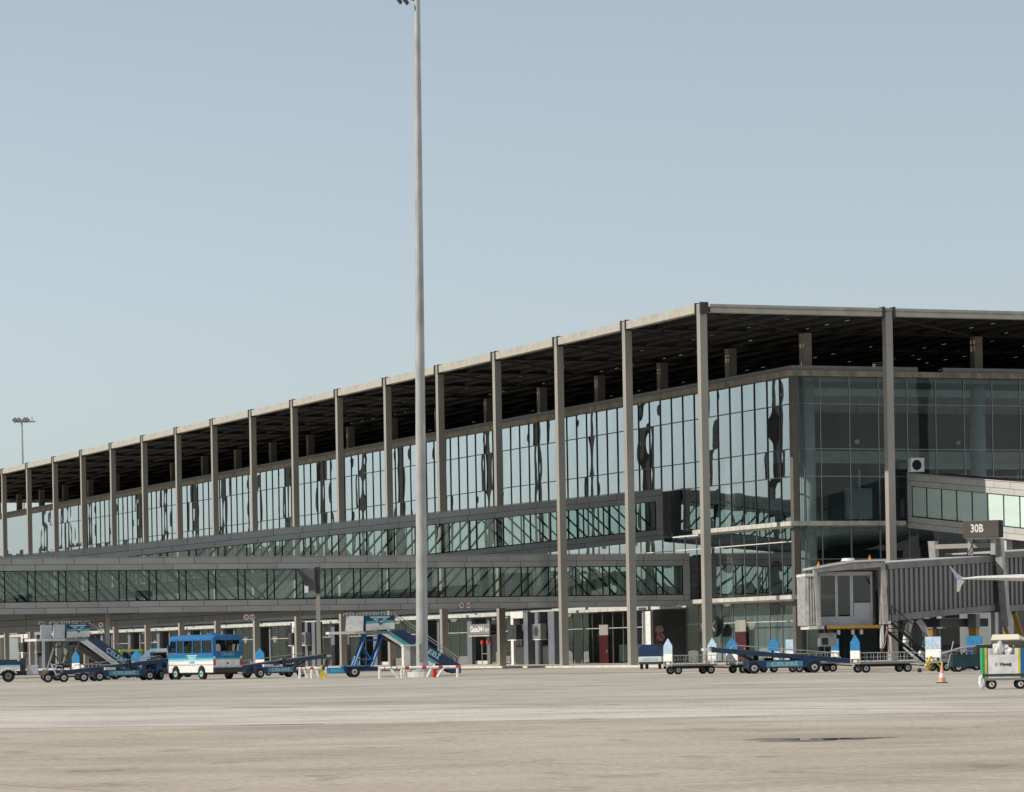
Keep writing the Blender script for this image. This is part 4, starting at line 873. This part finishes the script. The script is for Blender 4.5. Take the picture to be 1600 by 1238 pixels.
# covered cart in front of the passage
cc = thing('covered_cart', 'covered baggage cart with blue gabled hood beside the white pier', 'baggage cart', ground(1021, 230), R(76)); cc.scale = (0.9,)*3
MB().prism([(-0.85, 0.95), (0.85, 0.95), (0.85, 1.55), (0.55, 1.85), (-0.55, 1.85), (-0.85, 1.55)], 'yz', -1.3, 1.3).build('hood', BLUE, cc)
MB().box(-1.32, 1.32, -0.87, 0.87, 0.55, 0.95).build('body', DIRTW, cc); B(-1.34, -1.321, -0.6, 0.6, 0.66, 0.84).build('stripe', PALET, cc)
B(-1.4, 1.4, -0.8, 0.8, 0.36, 0.55).build('chassis', DARK, cc)
for x in (-0.95, 0.95):
    for y in (-0.7, 0.7): wheel(cc, x, y, 0.25, 0.16, GREYL)
def boarding_stairs(label, u, Y, rz, cA, cB, pal, sc_=1.0):
    """deck at left, flight going down to the right along local +x"""
    p = ground(u, Y); o = thing('boarding_stairs', label, 'boarding stairs', (p.x, p.y, 0), rz, 'mobile boarding stairs'); o.scale = (sc_,)*3
    zd = 2.68
    B(-3.6, -1.4, -0.75, 0.75, zd-0.1, zd+0.05).build('deck', DIRTW, o); B(-1.4, 0.2, -0.8, 0.8, zd-0.14, zd+0.05).build('deck', GREYM, o)
    for y in (-0.8, 0.8):
        s = -1 if y < 0 else 1
        MB().prism([(-2.4, zd+0.06), (-1.55, zd+0.06), (-1.5, zd+0.95), (-2.32, zd+0.98)], 'xz', *sorted((y, y+0.05*s))).build('side_screen', GREYL if pal else WHITE, o)
        MB().prism([(-1.4, zd+0.06), (0.35, zd+0.14), (0.35, zd+0.98), (-1.38, zd+0.98)], 'xz', *sorted((y, y+0.05*s))).build('side_board', cA, o)
        MB().prism([(-1.36, zd+0.5), (0.345, zd+0.56), (0.345, zd+0.70), (-1.36, zd+0.64)], 'xz', *sorted((y+0.052*s, y+0.058*s))).build('board_stripe', TEAL, o)
        MB().prism([(-1.38, zd+0.09), (0.345, zd+0.16), (0.345, zd+0.55), (-1.38, zd+0.49)], 'xz', *sorted((y+0.052*s, y+0.057*s))).build('board_panel', DIRTW, o)
        wgm = MB()
        for j in range(4): wgm.prism([(-1.15+0.18*j, zd+0.92-0.13*j), (0.1-0.18*j, zd+0.92-0.13*j), (0.0-0.18*j, zd+0.83-0.13*j), (-1.05+0.18*j, zd+0.83-0.13*j)], 'xz', *sorted((y+0.06*s, y+0.066*s)))
        wgm.build('wing_emblem', PALET, o)
        text('Ç', 0.42, BLUE, o, face((-0.52, y+0.068*s, zd+0.62), (1 if s < 0 else -1, 0, 0)), bold=0.02); text('ÇELEBİ', 0.2, PALET, o, face((-0.5, y+0.06*s, zd+0.24), (1 if s < 0 else -1, 0, 0)), width=1.1)
        # flight side
        MB().prism([(0.2, zd+0.05), (0.9, zd+0.10), (4.3, 0.62), (4.3, 0.12), (3.7, 0.18), (0.0, zd-0.3)], 'xz', *sorted((y, y+0.05*s))).build('flight_side', cB, o)
        MB().prism([(-0.1, zd-0.12), (0.12, zd-0.02), (3.0, 0.72), (2.7, 0.72)], 'xz', *sorted((y+0.052*s, y+0.06*s))).build('flight_stripe', TEAL if not pal else DIRTW, o)
        MB().prism([(-0.45, zd-0.12), (-0.12, zd-0.12), (2.68, 0.72), (2.4, 0.72)], 'xz', *sorted((y+0.052*s, y+0.059*s))).build('flight_stripe', DIRTW if pal else WHITE, o)
        MB().path([(0.4, y, zd+1.0), (0.9, y, zd+0.75), (4.2, y, 1.05), (4.25, y, 0.6)], 0.03).build('handrail', GALV, o)
        dx, dz = 2.3, 1.42; 
        tm = face((dx, y+0.06*s, dz+0.12), (3.4 if s < 0 else -3.4, 0, -2.2 if s < 0 else 2.2), (2.2, 0, 3.4)); text('ÇELEBİ', 0.42, PALET, o, tm, width=1.7, bold=0.01)
    for i in range(12):
        t = (i+0.5)/12; B(0.3+3.9*t, 0.3+3.9*t+0.3, -0.78, 0.78, zd-2.4*t-0.04, zd-2.4*t).build('tread', GREYM, o)
    MB().quad8([(-0.3, -0.6, zd-0.35), (3.9, -0.6, 0.12), (3.9, 0.6, 0.12), (-0.3, 0.6, zd-0.35), (-0.3, -0.6, zd-0.2), (3.9, -0.6, 0.25), (3.9, 0.6, 0.25), (-0.3, 0.6, zd-0.2)]).build('stringer', DARK, o)
    # trestle and chassis
    for y in (-0.6, 0.6):
        MB().tube((-2.1, y, 0.6), (-1.35, y, zd-0.1), 0.075, n=4).build('trestle_leg', BLUEL if not pal else GREYM, o); MB().tube((-1.05, y, 0.6), (-0.3, y, zd-0.1), 0.075, n=4).build('trestle_leg', BLUEL if not pal else GREYM, o)
        MB().tube((-1.9, y, 1.05), (-0.85, y, 1.05), 0.05, n=4).tube((-1.6, y, 1.9), (-0.9, y, 0.8), 0.045, n=4).tube((-1.4, y, 2.2), (-0.6, y, 2.2), 0.045, n=4).build('trestle_brace', BLUEL if not pal else GREYM, o)
    B(-2.7, 3.0, -0.65, 0.65, 0.38, 0.62).build('chassis', BLUE, o); B(-2.75, -1.2, -0.85, 0.85, 0.62, 0.7).build('platform', BLUEL, o)
    if not pal:
        B(-3.6, -2.4, -0.5, 0.5, 0.25, 0.6).build('tow_frame', BLUEL, o); B(-3.55, -2.6, -0.51, -0.501, 0.30, 0.55).build('tow_panel', mat('cyan_panel', (0.05, 0.36, 0.62), 0.4), o)
        MB().tube((-3.7, 0, 0.6), (-3.7, 0, 1.0), 0.1).build('tow_post', BLUE, o); MB().tube((-3.7, 0, 1.0), (-3.7, 0, 1.15), 0.13, 0.08).build('lamp', DARK, o)
    for x in (-2.1, 2.3):
        for y in (-0.72, 0.72): wheel(o, x, y, 0.33, 0.25, GREYL)
    for x in (-1.5, 0.3):
        MB().tube((x, -0.55, 0.66), (x, -0.55, 1.05), 0.05).build('jack', DARK, o); MB().tube((x, -0.55, 1.05), (x, -0.55, 1.15), 0.06).build('jack_cap', RED, o)
    hl = MB()
    for x in (-2.3, -1.5, -0.9, -0.4, 0.2):
        for y in (-0.75, 0.75): hl.path([(x-0.2, y, zd+0.98), (x-0.2, y, zd+1.14), (x+0.2, y, zd+1.16), (x+0.2, y, zd+0.98)], 0.02, 5)
    hl.build('guard_rail', GALV, o)
    return o
boarding_stairs('blue boarding stairs with winged emblem behind the tall mast', 606, 203, R(10), BLUE, BLUE, False)
boarding_stairs('pale grey and blue boarding stairs left of the minibus', 124, 222, R(38), BLUE, BLUE, True, 1.0)
def tow_tractor(label, u, Y, rz):
    p = ground(u, Y); o = thing('tow_tractor', label, 'tow tractor', (p.x, p.y, 0), rz)
    MB().prism([(-1.2, 0.35), (1.3, 0.35), (1.35, 0.75), (1.2, 1.0), (0.3, 1.05), (0.2, 0.75), (-0.5, 0.75), (-0.55, 1.15), (-1.25, 1.15)], 'xz', -0.6, 0.6).build('body', BLUEL, o, bevel=0.03)
    B(-0.5, 0.15, -0.45, 0.45, 0.76, 0.9).build('seat', BLACK, o); B(-0.52, -0.4, -0.45, 0.45, 0.9, 1.3).build('seat_back', BLACK, o)
    MB().path([(0.3, -0.55, 1.0), (0.1, -0.55, 1.7), (0.1, 0.55, 1.7), (0.3, 0.55, 1.0)], 0.04).build('windscreen_frame', DARK, o)
    MB().quad8([(0.28, -0.5, 1.05), (0.3, -0.5, 1.05), (0.3, 0.5, 1.05), (0.28, 0.5, 1.05), (0.1, -0.5, 1.68), (0.12, -0.5, 1.68), (0.12, 0.5, 1.68), (0.1, 0.5, 1.68)]).build('windscreen', G_CAR, o)
    MB().tube((0.15, 0, 1.0), (0.0, 0, 1.25), 0.03).tube((0.0, 0, 1.25), (-0.02, 0, 1.28), 0.2, n=12).build('steering_wheel', DARK, o)
    B(-1.30, -1.251, -0.5, 0.5, 0.4, 0.5).build('hitch_plate', DARK, o); B(-1.27, -1.251, -0.12, 0.12, 0.55, 0.8).build('number_plate', DIRTW, o)
    for y in (-0.45, 0.45): B(-1.27, -1.251, y-0.1, y+0.1, 0.85, 1.0).build('tail_lamp', DIRTW if y > 0 else RED, o)
    for x in (-0.8, 0.85):
        for y in (-0.58, 0.58): wheel(o, x, y, 0.32, 0.2, GREYL)
    return o
tow_tractor('bright blue tow tractor seen from behind beside the minibus front', 247, 211, R(68))
gt = thing('green_tractor', 'lime green tractor cab parked before the dark doorway', 'tractor', ground(205, 246), R(100))
gm = MB()
for x in (-0.6, 0.6):
    for y in (-0.7, 0.7): B(x-0.06, x+0.06, y-0.06, y+0.06, 0.8, 1.85).build('cab_post', LIME, gt)
B(-0.72, 0.72, -0.82, 0.82, 1.85, 2.0).build('cab_roof', LIME, gt); B(-0.6, 1.9, -0.5, 0.5, 0.5, 1.15).build('hood', LIME, gt)
B(-0.62, -0.6, -0.62, 0.62, 0.95, 1.8).build('rear_window', G_CAR, gt); B(-0.75, 0.5, -0.7, 0.7, 0.45, 0.85).build('body', DARK, gt); MB().tube((0, 0, 2.0), (0, 0, 2.18), 0.1).build('beacon', RED, gt)
B(-0.35, 0.0, -0.3, 0.3, 0.85, 1.45).build('seat', BLACK, gt)
for x, r_ in ((-0.3, 0.5), (1.5, 0.34)):
    for y in (-0.75, 0.75): wheel(gt, x, y, r_, 0.28, LIME)
vn = thing('van', 'blue van with white roof parked behind the tow tractor', 'van', ground(257, 232), R(205))
MB().prism([(-2.3, 0.35), (2.2, 0.35), (2.3, 0.95), (1.5, 1.15), (0.95, 1.85), (0.6, 2.0), (-2.2, 2.0), (-2.35, 1.2)], 'xz', -0.9, 0.9).build('body', mat('van_blue', (0.07, 0.24, 0.40), 0.4), vn, bevel=0.05)
MB().prism([(0.62, 1.99), (-2.2, 1.99), (-2.3, 1.5), (-2.31, 1.45), (0.95, 1.45), (0.95, 1.83)], 'xz', -0.906, 0.906).build('roof', WHITE, vn)
MB().prism([(1.52, 1.17), (1.56, 1.17), (1.0, 1.86), (0.96, 1.86)], 'xz', -0.8, 0.8).build('windscreen', G_CAR, vn)
MB().prism([(1.5, 0.96), (2.31, 0.96), (2.28, 1.0), (1.52, 1.2)], 'xz', -0.905, 0.905).build('hood', BLUEL, vn)
for s in (-1, 1):
    B(0.1, 0.95, *sorted((s*0.907, s*0.912)), 1.2, 1.75).build('side_window', DARK, vn); B(-2.3, 1.5, *sorted((s*0.901, s*0.906)), 0.7, 1.05).build('stripe', BLUEL, vn); B(2.25, 2.32, *sorted((s*0.55, s*0.8)), 0.7, 0.85).build('headlight', DIRTW, vn)
for x in (-1.4, 1.4):
    for y in (-0.8, 0.8): wheel(vn, x, y, 0.33, 0.2, GREYL)
# service truck cut by the left edge
tk = thing('service_truck', 'dark blue service truck cut by the left picture edge', 'truck', ground(8, 214), R(8))
MB().box(-3.2, 0.95, -0.9, 0.9, 0.78, 1.32).build('tank_body', BLUE, tk, bevel=0.05); B(-3.2, 0.96, -0.91, -0.901, 0.95, 1.08).build('stripe', PALET, tk); B(-3.2, 0.96, -0.912, -0.903, 0.8, 0.95).build('stripe', DIRTW, tk)
B(-3.2, 0.8, -0.7, 0.7, 1.32, 1.42).build('top_rack', DARK, tk); B(-3.2, 2.0, -0.5, 0.5, 0.42, 0.7).build('chassis', DARK, tk)
MB().prism([(0.95, 0.6), (1.3, 0.6), (1.3, 1.5), (1.1, 1.52), (0.95, 1.4)], 'xz', -0.8, 0.8).build('cab_frame', DARK, tk); B(1.35, 2.1, -0.75, 0.75, 0.45, 1.05).build('front_box', GREYL, tk, bevel=0.04)
MB().path([(-0.3, -0.93, 0.55), (-0.05, -0.93, 0.82), (0.5, -0.93, 0.82), (0.75, -0.93, 0.55)], 0.05).build('mudguard', GREYL, tk)
for x in (-2.4, 0.22):
    for y in (-0.75, 0.75): wheel(tk, x, y, 0.4, 0.26, GREYM)
# dolly frame under the left loader's low end
dl = thing('tow_dolly', 'dark low tow dolly with raised drawbar by the left stairs', 'dolly', ground(97, 205), R(10))
B(-0.9, 1.4, -0.6, 0.6, 0.3, 0.4).build('frame', DARK, dl); MB().tube((-0.3, -0.2, 0.35), (-0.65, -0.2, 1.15), 0.05).tube((-0.65, -0.2, 1.1), (0.05, -0.2, 0.95), 0.03).build('drawbar', GREYL, dl)
B(-0.3, 0.1, -0.2, 0.3, 0.85, 1.1).build('seat', BLACK, dl); B(-1.15, -0.95, -0.1, 0.15, 0.25, 0.8).build('handle_box', YELL, dl)
for x in (-0.85, 0.1, 1.3):
    for y in (-0.55, 0.55): wheel(dl, x, y, 0.28, 0.18, GREYL)
# yellow tripod jack under the bridge and clutter
tj = thing('tripod_jack', 'yellow tripod jack on wheels beside the traffic cone', 'jack', ground(1458, 166), 0); tj.scale = (0.75,)*3
MB().tube((-0.5, 0, 0.35), (-0.15, 0, 1.05), 0.09).build('leg', YELLB, tj); MB().tube((-0.15, 0, 1.05), (0.45, 0.1, 0.4), 0.05).build('leg', YELLB, tj); MB().tube((-0.3, 0, 0.25), (-0.1, 0, 0.6), 0.22, 0.15).build('cylinder', YELL, tj)
MB().path([(-0.95, -0.2, 0.15), (-0.95, -0.2, 0.62), (0.6, -0.2, 0.62), (0.6, -0.2, 0.15)], 0.03).build('frame', GALV, tj)
for x in (-0.9, 0.35): wheel(tj, x, -0.2, 0.14, 0.1, DARK)
gp_ = thing('ground_power_unit', 'dark ground power unit with hoses under the boarding bridge', 'power unit', ground(1517, 165), R(5))
B(-1.0, 1.0, -0.5, 0.5, 0.25, 0.85).build('body', mat('teal_dark', (0.008, 0.035, 0.045), 0.6, var=0.3), gp_); MB().path([(-1.5, -0.3, 0.9), (-0.6, -0.3, 1.15), (0.6, -0.3, 1.3)], 0.05).path([(-1.2, -0.3, 0.3), (-0.9, -0.3, 1.5)], 0.03).build('hose_rail', GALV, gp_); B(0.2, 1.1, -0.4, 0.4, 0.85, 1.3).build('housing', DARK, gp_)
for x in (-0.7, 0.7):
    for y in (-0.4, 0.4): wheel(gp_, x, y, 0.24, 0.15, GREYL)
# traffic cone
cn = thing('traffic_cone', 'faded orange and white traffic cone on the open apron', 'cone', ground(1472, 121))
B(-0.19, 0.19, -0.19, 0.19, 0, 0.035).build('foot', DARK, cn)
PINK = mat('cone_faded', (0.70, 0.28, 0.20), 0.6, var=0.2, scale=8)
for z0, z1, m_ in ((0.035, 0.20, PINK), (0.20, 0.36, mat('cone_white', (0.78, 0.62, 0.56), 0.5)), (0.36, 0.62, PINK)):
    f_ = lambda z: 0.145-0.118*(z/0.62)
    MB().tube((0, 0, z0), (0, 0, z1), f_(z0), f_(z1), 16).build('band', m_, cn, smooth=True)
MB().tube((0, 0, 0.62), (0, 0, 0.78), 0.03, 0.025).build('handle', YELLB, cn)
# waste cart at the right edge
hp = ground(1570, 103)
hc = thing('waste_cart', 'white cart with green, yellow and blue ends and raised lid', 'cart', (hp.x, hp.y, 0), R(-4))
x0, x1 = -0.62, 1.25
HY = 0.45
MB().box(-0.56, 0.38, -HY, -HY+0.03, 0.34, 1.05).box(-0.56, -0.47, -HY, -HY+0.03, 1.05, 1.24).box(0.28, 0.38, -HY, -HY+0.03, 1.05, 1.24).build('front_panel', WHITE, hc)
B(-0.56, x1, HY-0.03, HY, 0.34, 1.24).build('rear_panel', WHITE, hc)
MB().box(-0.70, -0.66, -HY-0.004, HY, 0.34, 1.26).box(-0.66, -0.62, -HY-0.004, -HY+0.03, 0.34, 1.26).build('end_panel', GREEN, hc); B(-0.62, -0.56, -HY-0.003, -HY+0.03, 0.34, 1.26).build('yellow_edge', YELLB, hc); B(-0.555, -0.535, -HY-0.006, -HY-0.001, 0.34, 1.25).build('blue_edge', BLUE, hc)
B(0.38, 0.45, -HY-0.003, -HY+0.03, 0.34, 1.24).build('yellow_edge', YELLB, hc); MB().box(0.45, x1, -HY-0.002, -HY+0.03, 0.34, 1.24).build('blue_panel', mat('cart_blue', (0.01, 0.12, 0.30), 0.4), hc)
B(x1, x1+0.03, -HY, HY, 0.34, 1.24).build('end_panel', BLUE, hc)
B(-0.7, x1, -HY-0.02, -HY-0.006, 0.40, 0.47).build('rail', DARK, hc); B(-0.66, x1, -HY-0.01, HY, 0.27, 0.335).build('chassis', GREYM, hc)
text('Havaş', 0.13, mat('ink_blue', (0.02, 0.03, 0.10), 0.5), hc, face((0.0, -HY-0.006, 0.76), (1, 0, 0)), width=0.34, bold=0.004); 
for j in range(3): B(-0.32, -0.25, -HY-0.006, -HY-0.001, 0.71+0.035*j, 0.725+0.035*j).build('logo_bar', mat('ink_grey', (0.25, 0.27, 0.33), 0.5), hc)
for x in (-0.42, 0.45, 0.9):
    for y in (-0.36, 0.36): wheel(hc, x, y, 0.155, 0.10, DIRTW)
MB().quad8([(-0.42, -0.3, 1.50), (0.45, -0.3, 1.50), (0.95, 0.4, 1.32), (-0.3, 0.4, 1.36), (-0.36, -0.16, 1.66), (0.42, -0.16, 1.66), (0.95, 0.4, 1.38), (-0.3, 0.4, 1.40)]).build('lid', mat('lid_cream', (0.62, 0.58, 0.45), 0.6), hc)
MB().tube((0.42, -0.2, 1.6), (0.95, -0.2, 1.26), 0.02).tube((-0.3, 0.38, 1.24), (-0.3, 0.38, 1.4), 0.02).tube((0.9, 0.38, 1.24), (0.9, 0.38, 1.36), 0.02).build('lid_stay', DIRTW, hc)
def sack(label, x, y, z, sx, sz, seed):
    bm = bmesh.new(); bmesh.ops.create_icosphere(bm, subdivisions=3, radius=1); rg_ = random.Random(seed)
    ph = [rg_.uniform(0, 6) for _ in range(6)]
    for v in bm.verts:
        c = v.co; k_ = 1+0.16*math.sin(5*c.x+ph[0])*math.sin(4*c.z+ph[1])+0.12*math.sin(9*c.y+ph[2]+3*c.z)
        v.co = Vector((c.x*sx*k_, c.y*sx*k_, (c.z+1)*sz/2*k_))
    me = bpy.data.meshes.new('plastic_bag'); bm.to_mesh(me); bm.free()
    q = hc.matrix_basis @ Vector((x, y, z)); return tag(link('plastic_bag', me, PLAST, None, q), label, 'bag')
bpy.context.view_layer.update()
sack('crumpled clear bag heaped in the waste cart opening', -0.18, -0.2, 0.95, 0.17, 0.50, 1)
sack('white bag lying right in the waste cart opening', 0.12, -0.2, 0.92, 0.16, 0.32, 2)
sack('clear bag on the ground at the waste cart front wheel', -0.70, -0.35, 0.0, 0.11, 0.42, 3)
